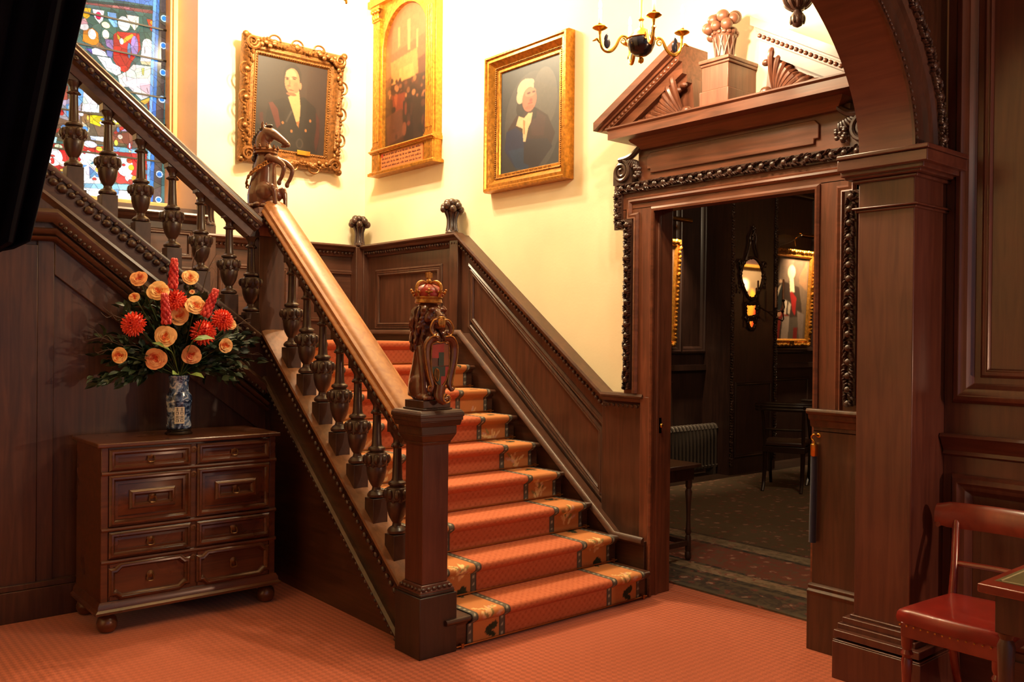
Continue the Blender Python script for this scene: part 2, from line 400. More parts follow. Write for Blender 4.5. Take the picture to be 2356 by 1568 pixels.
POR_B=[('e','4a4a4a',0.538,0.567,0.46,0.483),('e','5c5a55',0.738,0.361,0.207,0.28),('p','3b2726',[0.302,0.443,0.552,0.407,0.793,0.531,0.916,0.711,0.847,0.833,0.624,1.014,0.274,0.966,0.074,0.705,0.135,0.573]),('p','472c2c',[0.509,0.497,0.61,0.466,0.765,0.542,0.737,0.713,0.538,0.688]),('p','1b2850',[0.105,0.593,0.272,0.571,0.407,0.659,0.407,0.984,0.259,0.955,0.075,0.772]),('p','1d3a5c',[0.137,0.781,0.407,0.781,0.538,0.882,0.48,1.002,0.274,0.966]),('p','2a2430',[0.407,0.7,0.793,0.746,0.875,0.83,0.624,1.006,0.407,0.927]),('e','2a2322',0.347,0.402,0.074,0.074),('e','d8c3a0',0.428,0.227,0.139,0.091),('e','d8c3a0',0.339,0.293,0.063,0.066),('e','d07a60',0.494,0.339,0.119,0.114),('e','d8c3a0',0.465,0.185,0.109,0.041),('e','dd8e70',0.509,0.276,0.094,0.041),('e','5a3030',0.483,0.279,0.032,0.01),('e','5a3030',0.567,0.279,0.026,0.01),('e','b2544a',0.521,0.352,0.026,0.016),('e','a8483c',0.509,0.378,0.041,0.008),('e','c46c54',0.494,0.413,0.073,0.02),('p','2a211f',[0.567,0.426,0.624,0.453,0.61,0.531,0.524,0.54]),('p','e6cd9c',[0.272,0.554,0.317,0.471,0.406,0.503,0.48,0.467,0.552,0.472,0.524,0.556,0.48,0.606,0.436,0.729,0.399,0.723,0.384,0.598]),('p','b78e5c',[0.392,0.517,0.429,0.532,0.421,0.661,0.399,0.649])]
TALL=[('p','6a3c2c',[-0.033,-0.009,1.108,-0.01,1.146,0.8,-0.022,0.69]),('p','a06a48',[0.008,-0.009,1.054,-0.01,1.039,0.387,0.017,0.486]),('p','b98058',[0.178,-0.009,0.946,-0.01,0.957,0.251,0.142,0.316]),('p','e0b070',[0.279,0.141,0.324,0.141,0.328,0.278,0.283,0.291]),('p','e4b878',[0.49,0.114,0.548,0.114,0.554,0.333,0.497,0.331]),('p','e0b070',[0.678,0.211,0.718,0.212,0.722,0.34,0.682,0.338]),('p','dca05c',[0.117,0.374,0.702,0.339,0.729,0.517,0.418,0.544,0.146,0.54]),('p','e6b468',[0.305,0.444,0.606,0.43,0.659,0.529,0.325,0.531]),('p','4a2c22',[-0.024,0.542,1.078,0.523,1.048,1.098,0.0,1.006]),('p','3a2420',[0.467,0.61,0.612,0.589,0.764,0.65,0.974,0.65,0.99,1.023,0.428,0.922]),('e','5a3226',0.256,0.522,0.027,0.014),('e','9c6440',0.133,0.502,0.03,0.017),('e','3a2420',0.775,0.65,0.026,0.014),('e','9c6440',0.366,0.619,0.038,0.021),('e','9c6440',0.24,0.629,0.037,0.02),('e','40282a',0.772,0.57,0.029,0.014),('e','9c6440',0.842,0.683,0.043,0.022),('e','3a2420',0.132,0.578,0.032,0.018),('e','3a2420',0.268,0.541,0.024,0.014),('e','40282a',0.81,0.546,0.029,0.015),('e','c08050',0.856,0.669,0.035,0.017),('e','5a3226',0.421,0.558,0.029,0.015),('e','7a4630',0.318,0.62,0.019,0.01),('e','40282a',0.458,0.656,0.032,0.017),('e','5a3226',0.464,0.568,0.043,0.023),('e','c08050',0.116,0.616,0.031,0.018),('e','9c6440',0.291,0.557,0.036,0.019),('e','7a4630',0.613,0.559,0.028,0.015),('e','5a3226',0.683,0.575,0.035,0.018),('e','7a4630',0.162,0.623,0.024,0.013),('e','9c6440',0.096,0.587,0.037,0.02),('e','9c6440',0.712,0.672,0.021,0.011),('e','3a2420',0.33,0.533,0.034,0.018),('e','c08050',0.656,0.546,0.035,0.018),('e','5a3226',0.305,0.544,0.032,0.018),('e','5a3226',0.338,0.515,0.02,0.01),('e','3a2420',0.371,0.623,0.042,0.022),('e','5a3226',0.141,0.627,0.027,0.015),('e','3a2420',0.153,0.509,0.033,0.019),('e','c08050',0.653,0.555,0.021,0.011),('e','3a2420',0.565,0.573,0.021,0.01),('e','5a3226',0.308,0.643,0.033,0.018),('e','7a4630',0.469,0.555,0.029,0.015),('e','c08050',0.243,0.565,0.032,0.018),('e','9c6440',0.804,0.615,0.021,0.011),('e','c08050',0.272,0.578,0.036,0.02),('e','9c6440',0.84,0.567,0.022,0.012),('e','40282a',0.552,0.663,0.03,0.016),('e','c08050',0.634,0.642,0.039,0.02),('e','3a2420',0.389,0.574,0.041,0.022),('e','40282a',0.874,0.681,0.03,0.015),('e','c08050',0.466,0.644,0.026,0.014),('e','9c6440',0.517,0.614,0.036,0.019),('e','9c6440',0.346,0.566,0.03,0.016),('e','3a2420',0.935,0.649,0.023,0.012),('e','7a4630',0.167,0.628,0.032,0.018),('p','8a3c26',[0.166,0.617,0.458,0.622,0.423,0.732,0.196,0.778]),('p','b05a34',[0.192,0.625,0.282,0.62,0.257,0.716]),('p','6a4030',[0.021,0.76,0.376,0.727,0.428,0.922,0.068,0.97]),('p','2c1c1c',[0.403,0.683,0.594,0.668,0.644,0.98,0.43,0.979]),('p','38241e',[0.664,0.69,0.976,0.7,0.959,1.053,0.706,1.014]),('e','2c1e1c',0.852,0.945,0.046,0.044),('e','6a4030',0.906,0.81,0.03,0.02),('e','2c1e1c',0.59,0.79,0.052,0.043),('e','8a5038',0.859,0.905,0.028,0.038),('e','2c1e1c',0.798,0.901,0.06,0.031),('e','6a4030',0.115,0.862,0.035,0.044),('e','4a2c26',0.587,0.755,0.023,0.047),('e','4a2c26',0.883,0.831,0.057,0.017),('e','4a2c26',0.528,0.819,0.035,0.042),('e','6a4030',0.834,0.857,0.026,0.038),('e','2c1e1c',0.866,0.894,0.039,0.042),('e','8a5038',0.438,0.88,0.043,0.049),('e','7a3a2a',0.465,0.738,0.026,0.046),('e','2c1e1c',0.195,0.721,0.049,0.022),('e','8a5038',0.951,0.75,0.022,0.026),('e','7a3a2a',0.53,0.85,0.039,0.016),('e','4a2c26',0.26,0.921,0.026,0.019),('e','6a4030',0.838,0.739,0.047,0.025),('e','7a3a2a',0.893,0.883,0.035,0.049),('e','2c1e1c',0.767,0.913,0.037,0.023)]
DINE=[('p','6b5a4c',[0.003,0.002,1.023,-0.004,0.991,0.998,-0.0,1.004]),('p','847062',[0.003,0.002,0.525,0.002,0.266,0.358,0.023,0.294]),('p','8a6a50',[0.692,0.233,0.941,0.026,0.997,0.412,0.706,0.317]),('p','3a2a22',[-0.037,0.366,0.174,0.304,0.713,0.361,0.854,0.645,0.793,0.999,0.047,1.003]),('p','262a2c',[-0.014,0.393,0.135,0.361,0.198,0.58,0.138,0.665,0.025,0.659]),('p','f0e0c8',[-0.009,0.4,0.112,0.334,0.013,0.479]),('e','e8c0a0',0.071,0.307,0.051,0.022),('p','e8d8b8',[0.366,0.263,0.497,0.259,0.564,0.423,0.407,0.426]),('p','a01c18',[0.407,0.426,0.473,0.418,0.643,0.495,0.628,0.712,0.527,0.658]),('p','8f2018',[0.197,0.564,0.251,0.541,0.254,0.686,0.418,0.715,0.167,0.742,0.117,1.003,0.047,1.003,0.075,0.735]),('p','e0d0c0',[0.238,0.526,0.329,0.532,0.324,0.7,0.254,0.694]),('p','c8b8a8',[0.375,0.538,0.47,0.574,0.439,0.699,0.368,0.684]),('e','d8a080',0.083,0.692,0.073,0.035),('p','a09088',[0.211,0.718,0.441,0.714,0.427,1.001,0.188,1.003]),('p','5a5048',[0.443,0.73,0.749,0.726,0.817,0.999,0.427,1.001]),('p','7a1c18',[0.601,0.857,0.744,0.848,0.743,0.999,0.597,1.0]),('p','80706a',[0.689,0.648,0.934,0.691,0.941,0.998,0.817,0.999]),('p','3a3020',[0.671,0.383,0.841,0.575,0.668,0.51]),('e','f4dcb0',0.421,0.186,0.13,0.082)]
GLASS=[('p','4a6a66',[0.273,0.111,1.05,-0.033,1.062,1.054,0.188,1.111]),('p','5a8ad8',[0.51,0.125,0.961,0.044,0.952,0.097,0.717,0.11,0.51,0.134]),('p','8a4a48',[0.506,0.15,0.952,0.117,0.953,0.133,0.506,0.162]),('p','c07070',[0.666,0.134,0.773,0.125,0.773,0.141,0.667,0.15]),('p','2e3c3c',[0.506,0.144,0.952,0.1,0.952,0.113,0.506,0.153]),('p','3e6258',[0.498,0.17,0.953,0.136,0.954,0.257,0.431,0.338]),('p','f0b020',[0.498,0.179,0.543,0.174,0.535,0.212,0.511,0.228,0.494,0.213]),('p','fff4f4',[0.551,0.176,0.621,0.171,0.613,0.214,0.593,0.233,0.564,0.213]),('e','d02050',0.586,0.199,0.016,0.017),('p','80b8f0',[0.638,0.173,0.692,0.17,0.701,0.231,0.676,0.235,0.646,0.209]),('p','fff0d0',[0.752,0.166,0.831,0.162,0.83,0.201,0.804,0.23,0.769,0.201]),('p','e04020',[0.877,0.164,0.948,0.162,0.945,0.243,0.9,0.208]),('e','f0a030',0.917,0.177,0.018,0.011),('e','ffffff',0.739,0.209,0.037,0.033),('e','fff0c0',0.63,0.233,0.025,0.014),('e','fff0d0',0.63,0.274,0.021,0.021),('p','d88020',[0.499,0.276,0.552,0.258,0.585,0.275,0.593,0.326,0.552,0.335,0.495,0.325]),('e','fff8e0',0.55,0.286,0.024,0.023),('e','f0e8d8',0.499,0.258,0.032,0.018),('p','e0a0a0',[0.47,0.235,0.511,0.222,0.527,0.244,0.471,0.256]),('p','d83028',[0.676,0.269,0.701,0.25,0.834,0.238,0.844,0.306,0.784,0.378,0.763,0.429,0.72,0.422,0.677,0.381]),('p','f0b030',[0.693,0.254,0.714,0.27,0.727,0.286,0.753,0.264,0.791,0.245,0.804,0.255,0.74,0.297,0.702,0.284]),('e','ffffff',0.725,0.29,0.013,0.014),('e','b090d0',0.805,0.3,0.023,0.047),('e','6a88b0',0.772,0.323,0.011,0.035),('p','a080b8',[0.626,0.296,0.676,0.291,0.677,0.338,0.635,0.325]),('p','8088c0',[0.635,0.338,0.677,0.344,0.669,0.373,0.639,0.368]),('e','fff8f0',0.887,0.281,0.034,0.028),('p','ffffff',[0.852,0.289,0.919,0.289,0.937,0.35,0.84,0.364]),('p','d0c090',[0.84,0.361,0.946,0.352,0.937,0.369,0.849,0.375]),('p','a06840',[0.593,0.313,0.635,0.338,0.627,0.351,0.553,0.347]),('p','6050a0',[0.512,0.353,0.553,0.35,0.569,0.372,0.545,0.373]),('p','ffffff',[0.548,0.351,0.577,0.34,0.627,0.351,0.644,0.371,0.553,0.372]),('p','ffffff',[0.577,0.377,0.66,0.374,0.673,0.394,0.72,0.406,0.724,0.434,0.695,0.447,0.636,0.431]),('p','fffef4',[0.703,0.446,0.763,0.416,0.797,0.383,0.946,0.374,0.947,0.464,0.721,0.494]),('p','e8dc70',[0.849,0.394,0.867,0.389,0.863,0.424,0.854,0.419]),('p','6a5640',[0.301,0.577,0.862,0.544,0.904,0.668,0.96,0.751,0.256,0.776]),('p','8a7050',[0.598,0.586,0.862,0.574,0.918,0.666,0.651,0.676]),('p','a8a0b0',[0.35,0.598,0.497,0.571,0.473,0.715,0.327,0.713]),('p','fff6f0',[0.704,0.445,0.957,0.437,0.958,0.49,0.848,0.536,0.79,0.501]),('p','f0d0d0',[0.84,0.463,0.958,0.453,0.951,0.502,0.855,0.524]),('p','7a3828',[0.877,0.532,0.936,0.514,0.959,0.597,0.892,0.573]),('p','e0b040',[0.841,0.542,0.921,0.511,0.892,0.541,0.87,0.554]),('p','9a4838',[0.383,0.529,0.416,0.53,0.413,0.59,0.374,0.595]),('p','60a8e8',[0.404,0.612,0.427,0.604,0.424,0.679,0.407,0.656]),('p','70b0f0',[0.462,0.534,0.503,0.534,0.506,0.579,0.473,0.613,0.46,0.585]),('p','f4f4f4',[0.506,0.518,0.594,0.552,0.595,0.624,0.493,0.631]),('p','e8d020',[0.541,0.641,0.623,0.631,0.602,0.685,0.541,0.676]),('p','f0e040',[0.671,0.651,0.734,0.633,0.742,0.659,0.664,0.667]),('p','8a6a40',[0.493,0.631,0.541,0.641,0.541,0.712,0.494,0.702]),('p','c8b890',[0.494,0.671,0.541,0.697,0.535,0.718,0.501,0.716]),('p','c03830',[0.679,0.702,0.749,0.653,0.763,0.661,0.693,0.711]),('p','d0b8e0',[0.721,0.692,0.777,0.665,0.792,0.684]),('p','8a4a38',[0.665,0.714,0.799,0.684,0.8,0.746,0.679,0.743]),('p','7a5a48',[0.342,0.669,0.421,0.68,0.421,0.73,0.33,0.735]),('p','c04030',[0.324,0.726,0.382,0.714,0.356,0.737,0.324,0.745]),('p','d8ecff',[0.311,0.757,0.356,0.757,0.35,0.782,0.311,0.782]),('p','e0ecff',[0.542,0.732,0.623,0.728,0.624,0.749,0.548,0.747]),('p','c02828',[0.305,0.787,0.389,0.783,0.624,0.77,0.822,0.776,0.887,0.775,0.889,0.928,0.287,0.898,0.286,0.863]),('e','fff8f4',0.338,0.843,0.048,0.038),('e','fff0d0',0.363,0.796,0.023,0.01),('p','d02838',[0.472,0.81,0.525,0.8,0.522,0.846,0.475,0.845]),('e','ffffff',0.499,0.825,0.018,0.015),('p','ffffff',[0.529,0.795,0.604,0.813,0.611,0.838,0.605,0.941,0.483,0.941,0.476,0.86]),('p','5a98c8',[0.543,0.854,0.59,0.819,0.607,0.838,0.556,0.853]),('p','5a98c8',[0.469,0.861,0.529,0.861,0.482,0.885]),('p','5a98c8',[0.539,0.865,0.584,0.891,0.543,0.92]),('e','ffffff',0.542,0.768,0.041,0.015),('e','e0c040',0.597,0.783,0.02,0.01),('p','c83030',[0.673,0.79,0.822,0.786,0.823,0.923,0.681,0.914]),('e','ffffff',0.751,0.845,0.05,0.045),('e','ffffff',0.694,0.814,0.024,0.021),('e','e8c030',0.79,0.847,0.018,0.013),('e','e05030',0.779,0.817,0.018,0.013),('e','c83838',0.723,0.91,0.039,0.016),('e','ffffff',0.78,0.895,0.028,0.018),('e','e8b040',0.808,0.895,0.016,0.013),('p','a8d8f0',[0.887,0.785,0.92,0.787,0.918,0.942,0.889,0.939]),('p','6aa0c0',[0.887,0.785,0.92,0.787,0.92,0.803,0.887,0.801]),('p','88c4e0',[0.345,0.952,0.896,0.917,0.896,0.943,0.345,0.977]),('p','ffffff',[0.476,0.961,0.823,0.954,0.955,0.96,0.956,0.997,0.675,1.013,0.544,1.012]),('p','90c8e8',[0.665,0.765,0.75,0.762,0.821,0.765,0.822,0.781,0.666,0.786]),('p','3c78c8',[0.944,-0.013,0.963,-0.016,0.927,1.023,0.903,1.025]),('p','7ab0f0',[0.922,-0.009,0.944,-0.013,0.9,1.025,0.883,1.026]),('p','5a4a44',[0.966,-0.017,1.011,-0.025,0.977,1.015,0.927,1.019]),('e','c8e0ff',0.99,0.144,0.023,0.016),('e','3c88e8',0.99,0.144,0.014,0.01),('e','c8e0ff',0.986,0.269,0.022,0.016),('e','3c88e8',0.986,0.269,0.014,0.01),('e','c8e0ff',0.985,0.393,0.022,0.016),('e','3c88e8',0.985,0.393,0.014,0.01),('e','c8e0ff',0.98,0.517,0.023,0.016),('e','3c88e8',0.98,0.517,0.014,0.01),('e','c8e0ff',0.967,0.862,0.023,0.016),('e','3c88e8',0.967,0.862,0.014,0.01),('e','c8e0ff',0.963,0.979,0.022,0.015),('e','3c88e8',0.963,0.979,0.014,0.009)]

GLASSM = attr('stained_glass', .15, emit=1.5)
REVEAL = plain('reveal_pink_lit_tone', 'f2dccf', .8, var=.05, scale=5)  # pinkish light on the splay is mixed into the plaster colour
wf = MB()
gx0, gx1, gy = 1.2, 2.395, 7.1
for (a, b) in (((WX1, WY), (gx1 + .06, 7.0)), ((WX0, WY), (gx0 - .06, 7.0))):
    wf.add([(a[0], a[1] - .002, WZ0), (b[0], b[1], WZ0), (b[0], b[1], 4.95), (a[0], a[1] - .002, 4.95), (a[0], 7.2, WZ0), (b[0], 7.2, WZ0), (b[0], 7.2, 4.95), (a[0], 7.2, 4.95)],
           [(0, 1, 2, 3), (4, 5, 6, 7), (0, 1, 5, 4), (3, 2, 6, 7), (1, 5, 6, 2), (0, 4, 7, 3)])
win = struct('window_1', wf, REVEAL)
win['label'] = 'tall stained glass window with a red robed central figure above the upper flight of stairs'
FRAMEP = plain('frame_orange_lit_tone', 'd8a468', .5, var=.06)  # orange light on the wooden frame is put into this colour
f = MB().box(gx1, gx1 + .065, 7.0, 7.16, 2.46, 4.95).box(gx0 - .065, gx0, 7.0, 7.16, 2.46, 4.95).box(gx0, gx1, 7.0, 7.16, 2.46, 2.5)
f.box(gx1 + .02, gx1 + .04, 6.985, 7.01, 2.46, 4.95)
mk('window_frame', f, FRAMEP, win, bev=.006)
rg = random.Random(5)
LEAD = []
for _ in range(60):      # folds, fingers and small quarries drawn on the glass
    x, y = rg.uniform(.25, .93), rg.uniform(.2, .97); a = rg.uniform(-.5, .5) + (PI / 2 if rg.random() < .7 else 0); L_ = rg.uniform(.01, .03); w_ = rg.uniform(.0006, .0012)
    dx, dy = L_ * math.cos(a), L_ * math.sin(a); LEAD.append(('p', rg.choice(['b8a8c8', 'c8b090', 'a08070', '8090b8', 'd0b0a0', '706050']), [x - dx - w_, y - dy, x - dx + w_, y - dy, x + dx + w_, y + dy, x + dx - w_, y + dy]))
for _ in range(70):
    x, y = rg.uniform(.3, .9), rg.uniform(.62, .98); LEAD.append(('e', rg.choice(['ffffff', 'd03030', '5a98d8', 'f0d050', 'e8f0ff', 'b84038', 'ffe8d0']), x, y, rg.uniform(.006, .018), rg.uniform(.005, .014)))
GLASS = GLASS[:-14] + LEAD + GLASS[-14:]
Cg = raster(GLASS, 480, 660, '4a6a66', blur=-1, noise=.10)
gz0, gz1 = 2.5, 4.2
picture('stained_glass', Cg, lambda s, t: (gx0 + (gx1 - gx0) * s, gy, gz1 + (gz0 - gz1) * t), GLASSM, win)
mk('upper_glass', MB().box(gx0, gx1, gy, gy + .01, 4.2, 4.95), emis('blue_glass', '5a8ad8', 1.2), win)
bars = MB()
for z in (2.83, 3.12, 3.33, 3.62, 3.86, 4.2, 4.5): bars.box(gx0, gx1, gy - .022, gy - .008, z - .006, z + .006)
mk('saddle_bar', bars, plain('iron', '2a2422', .6), win)

# ---------------------------------------------------------------- wall panelling
PM = [(-.02, 0), (-.02, .006), (-.008, .018), (.004, .012), (.012, .016), (.02, .004), (.02, 0)]
def cap_prof(d=.075, h=.1): return [(0, 0), (0, d), (-.014, d + .006), (-.024, d), (-.03, d * .7), (-.05, d * .62), (-.06, d * .35), (-h, d * .2), (-h, 0)]
NX = (-1, 0, 0); NY = (0, -1, 0)
def rectX(x, y0, y1, z0, z1): return [(x, y0, z0), (x, y1, z0), (x, y1, z1), (x, y0, z1)]
def rectY(y, x0, x1, z0, z1): return [(x1, y, z0), (x0, y, z0), (x0, y, z1), (x1, y, z1)]
px = 3.99
m = MB()
m.ext([(3.42, 0), (6.85, 0), (6.85, 2.25), (5.33, 2.25), (3.80, 1.14), (3.42, 1.14)], 0, px, WX)
m.sweep(PM, rectX(px, 5.6, 6.53, 1.56, 2.03), NX, True)
m.sweep(PM, rectX(px, 5.62, 6.51, 1.58, 2.01)[::-1], NX, True)
for k, dz in ((0, 0), (1, .035)):
    y0, y1 = 3.84 + k * .03, 5.225 - k * .03
    m.sweep(PM, [(px, y0, .50 + dz), (px, y1, 1.57 + dz * 1.3), (px, y1, 2.0 - dz), (px, y0, .965 - dz * 1.3)], NX, True)
pn = struct('trim_1', m, OAK, bev=.002)
m = MB().sweep(cap_prof(), [(px, 3.47, 1.165), (px, 3.80, 1.165), (px, 5.326, 2.264), (px, 6.80, 2.264)], NX)
mk('cap_rail', m, OAKH, pn)
m = MB().beads([(px - .032, 3.49, 1.09), (px - .032, 3.79, 1.085), (px - .026, 3.815, 1.07), (px - .026, 5.31, 2.155), (px - .034, 5.36, 2.192), (px - .034, 6.72, 2.195)], .036, (.014, .013, .012), NX, .15)
mk('carved_bead', m, CARV, pn)
m = MB().box(3.95, WX, 5.335, 5.44, 1.446, 2.25).box(3.955, WX, 3.45, 3.83, 0, 1.1)
m.box(3.94, WX, 6.68, 6.80, 1.446, 2.25)
mk('pilaster', m, OAK, pn, bev=.004)
# sloping skirting that the steps die into
m = MB().ext([(3.43, 0), (5.3, 0), (5.3, 1.446), (6.8, 1.446), (6.8, 1.517), (5.225, 1.517), (3.66, .315), (3.43, .315)], 0, 3.9, 3.985)
m.sweep([(-.03, 0), (-.03, .012), (-.012, .03), (.006, .026), (.02, .012), (.02, 0)], [(3.9, 3.43, .32), (3.9, 3.66, .32), (3.9, 5.225, 1.520), (3.9, 6.8, 1.520)], NX)
mk('skirting', m, OAKH, pn, bev=.002)

py = 6.79
m = MB().box(2.59, px, py, WY, 1.446, 2.25).box(-1.4, 2.59, py - .01, WY, 1.446, 2.39)
for x0, x1 in ((2.72, 3.28), (3.36, 3.90)):
    m.sweep(PM, rectY(py, x0, x1, 1.62, 2.03), NY, True)
for x0, x1 in ((.2, 1.0), (1.1, 1.75), (1.85, 2.48)):
    m.sweep(PM, rectY(py - .01, x0, x1, 1.62, 1.98), NY, True); m.sweep(PM, rectY(py - .01, x0, x1, 2.08, 2.26), NY, True)
pb = struct('trim_2', m, OAKX, bev=.002)
m = MB().sweep(cap_prof(), [(3.94, py, 2.264), (2.58, py, 2.264)], NY).sweep(cap_prof(.085, .07), [(2.585, py - .01, 2.40), (-1.4, py - .01, 2.40)], NY)
m.box(WX0, WX1, 6.80, 7.2, 2.40, 2.445)
mk('cap_rail', m, OAKX, pb)
m = MB().beads([(3.9, py - .034, 2.194), (2.62, py - .034, 2.194)], .036, (.014, .013, .012), NY, .15)
mk('carved_bead', m, CARV, pb)
m = MB().box(3.88, 3.99, 6.70, 6.85, 1.446, 2.25).box(2.56, 2.66, 6.72, 6.85, 1.446, 2.33)
mk('pilaster', m, OAK, pb, bev=.004)

# ---------------------------------------------------------------- staircase
RH, RG, SY = .1607, .2365, 3.405
SX0, SX1 = 2.45, 3.882
ST = thing('staircase', 'dark carved oak staircase turning at a half landing, with two square newel posts', 'staircase', (3.1, 4.4, 0))
for k in range(8):
    y = SY + k * RG; z = (k + 1) * RH
    s_ = MB().box(SX0, SX1, y, y + RG + .03, 0 if k == 0 else z - RH - .03, z - .028)
    nose = [(y - .03 - .013 * math.sin(a), z - .014 + .014 * math.cos(a)) for a in [i * PI / 6 for i in range(7)]]
    s_.ext([(y + RG + .02, z), *nose, (y + RG + .02, z - .028)], 0, SX0, SX1)
    s_.ext([(y, z - .028), (y - .018, z - .028), (y - .012, z - .045), (y, z - .05)], 0, SX0, SX1)
    mk('step', s_, OAKX, ST)
y = SY + 8 * RG; z = 9 * RH
s_ = MB().box(SX0, SX1, y, y + .04, z - RH - .02, z - .03).box(1.9, 3.985, y - .03, 6.79, z - .03, z)
mk('landing', s_, OAKX, ST)
# second flight, climbing to the left behind its balustrade
for k in range(8):
    x = 2.24 - k * .225; z = 9 * RH + (k + 1) * .165
    s_ = MB().box(x - .255, x, 5.21, 6.775, 9 * RH - .02 if k == 0 else z - .20, z)
    mk('step', s_, OAKX, ST)
# closed outer string with its moulded cap
sl1 = .775
def zs1(y): return .31 + sl1 * (y - 3.65)
def sloped(prof, x, y0, y1, zf, off=0):
    return prof, [(x, y1, zf(y1) + off), (x, y0, zf(y0) + off)], (1, 0, 0)
m = MB().ext([(3.56, 0), (5.28, 0), (5.28, zs1(5.28) - .01), (3.56, zs1(3.56) - .01)], 0, 2.40, 2.46)
m.ext([(3.58, zs1(3.58) - .30), (5.28, zs1(5.28) - .30), (5.28, zs1(5.28)), (3.58, zs1(3.58))], 0, 2.375, 2.47)
mk('outer_string', m, OAKH, ST)
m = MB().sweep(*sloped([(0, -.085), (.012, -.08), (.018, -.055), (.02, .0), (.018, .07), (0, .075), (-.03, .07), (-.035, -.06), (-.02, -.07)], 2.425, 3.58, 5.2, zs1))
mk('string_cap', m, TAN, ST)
m = MB().sweep(*sloped([(.016, -.02), (.004, -.034), (-.01, -.03), (-.02, -.018), (-.02, .0), (.016, 0)], 2.375, 3.58, 5.2, zs1, -.27))
mk('string_moulding', m, OAKH, ST)
m = MB().beads([(2.345, 3.6, zs1(3.6) - .055), (2.345, 5.2, zs1(5.2) - .055)], .045, (.017, .014, .013), NX, .15)
mk('carved_bead', m, CARV, ST)
m = MB().beads([(2.347, 3.6, zs1(3.6) - .285), (2.347, 5.2, zs1(5.2) - .285)], .04, (.012, .01, .01), NX, .2)
mk('carved_bead', m, CARV, ST)
# first hand rail
sl1r = .765
def zr1(y): return 1.15 + sl1r * (y - 3.65)
RAILP = [(-.035, -.088), (-.02, -.094), (-.01, -.088), (-.006, -.078), (.012, -.076), (.018, -.064), (.02, -.058), (.026, -.054), (.034, -.03), (.037, 0), (.034, .03), (.026, .054), (.02, .058), (.018, .064), (.012, .076), (-.006, .078), (-.01, .088), (-.02, .094), (-.035, .088)]
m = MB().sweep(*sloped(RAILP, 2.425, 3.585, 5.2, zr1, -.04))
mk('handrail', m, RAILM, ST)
def under_rail(x, y0, y1): return sloped([(-.035, -.08), (-.035, .08), (-.06, .072), (-.075, .05), (-.12, .045), (-.12, -.045), (-.075, -.05), (-.06, -.072)], x, y0, y1, zr1, -.04)
mk('rail_moulding', MB().sweep(*under_rail(2.425, 3.585, 5.2)), OAKH, ST)
m = MB().beads([(2.347, 3.6, zr1(3.6) - .105), (2.347, 5.18, zr1(5.18) - .105)], .048, (.02, .015, .014), NX, .2)
mk('carved_bead', m, CARV, ST)

def baluster(sc):
    """turned baluster with square blocks and a carved cup; stands at the origin"""
    m = MB(); B_ = .043
    m.box(-B_, B_, -B_, B_, -.07, .095 * sc)
    P = [(.03, .095), (.046, .10), (.048, .112), (.038, .124), (.024, .132), (.021, .146), (.03, .158), (.042, .18), (.05, .21), (.053, .238), (.05, .245), (.058, .252), (.06, .285), (.052, .305), (.034, .312), (.046, .32), (.044, .33), (.03, .337), (.026, .348), (.0235, .40), (.021, .47), (.0215, .485), (.03, .492), (.031, .50), (.022, .508), (.021, .525), (.026, .535), (.037, .552), (.038, .56)]
    m.lathe([(r, z * sc) for r, z in P], seg=16)
    m.box(-.038, .038, -.038, .038, .556 * sc, .70 * sc)
    for k in range(4):
        a = 2 * PI * k / 4
        m.ell((.027 * math.cos(a), .027 * math.sin(a), .494 * sc), (.012, .012, .007), 6, 4)
    return m
def collar(sc):
    m = MB()
    for k in range(9):
        a = 2 * PI * k / 9
        R_ = Matrix.Rotation(a, 3, 'Z')
        m.ell(R_ @ V((.058, 0, .278 * sc)), (.016, .018, .026), 7, 5, R_)
        m.ell(R_ @ V((.047, .014, .253 * sc)), (.012, .012, .018), 6, 4, R_)
    return m
# BALUSTERS of the first flight
b0 = mk('baluster', baluster(1.1), CARV, ST, local=True, bev=.002)
mk('carved_cup', collar(1.1), CARV, b0, local=True)
def put_baluster(b, x, y, z, first):
    o = b if first else b.copy()
    if not first:
        COL.objects.link(o); o.parent = ST
        for g in b.children:
            c = g.copy(); COL.objects.link(c); c.parent = o
    o.location = V((x, y, z)) - ST.location
for k in range(7):
    yy = 3.757 + .196 * k
    put_baluster(b0, 2.42, yy, zs1(yy) + .01, k == 0)
# balustrade of the second flight (climbs towards the left, in front of the window)
BY = 5.215
def zs2(x): return 1.897 + .75 * (1.781 - x)
def zr2(x): return 2.224 + .79 * (2.319 - x)
def sl2(prof, x0, x1, zf, off=0): return prof, [(x1, BY, zf(x1) + off), (x0, BY, zf(x0) + off)], (0, -1, 0)
m = MB().sweep(*sl2([(-.02, -.05), (.0, -.055), (.012, -.05), (.016, -.03), (.018, 0), (.016, .03), (.012, .05), (0, .055), (-.02, .05)], -1.35, 2.33, zs2))
mk('string_cap', m, OAKX, ST)
m = MB().ext([(-1.35, zs2(-1.35) - .17), (2.33, zs2(2.33) - .17), (2.33, zs2(2.33) - .01), (-1.35, zs2(-1.35) - .01)], 1, 5.175, 5.25)
m.sweep(*sl2([(-.115, .03), (-.12, .06), (-.135, .064), (-.15, .05), (-.165, .044), (-.165, .02)], -1.35, 2.33, zs2))
mk('outer_string', m, OAKX, ST)
m = MB().beads([(2.3, 5.165, zs2(2.3) - .065), (.3, 5.165, zs2(.3) - .065)], .055, (.024, .02, .018), NY, .25)
m.beads([(2.3, 5.16, zs2(2.3) - .028), (.3, 5.16, zs2(.3) - .028)], .05, (.012, .014, .012), NY, .2)
mk('carved_bead', m, CARV, ST)
m = MB().sweep(*sl2(RAILP, -1.35, 2.33, zr2, -.038))
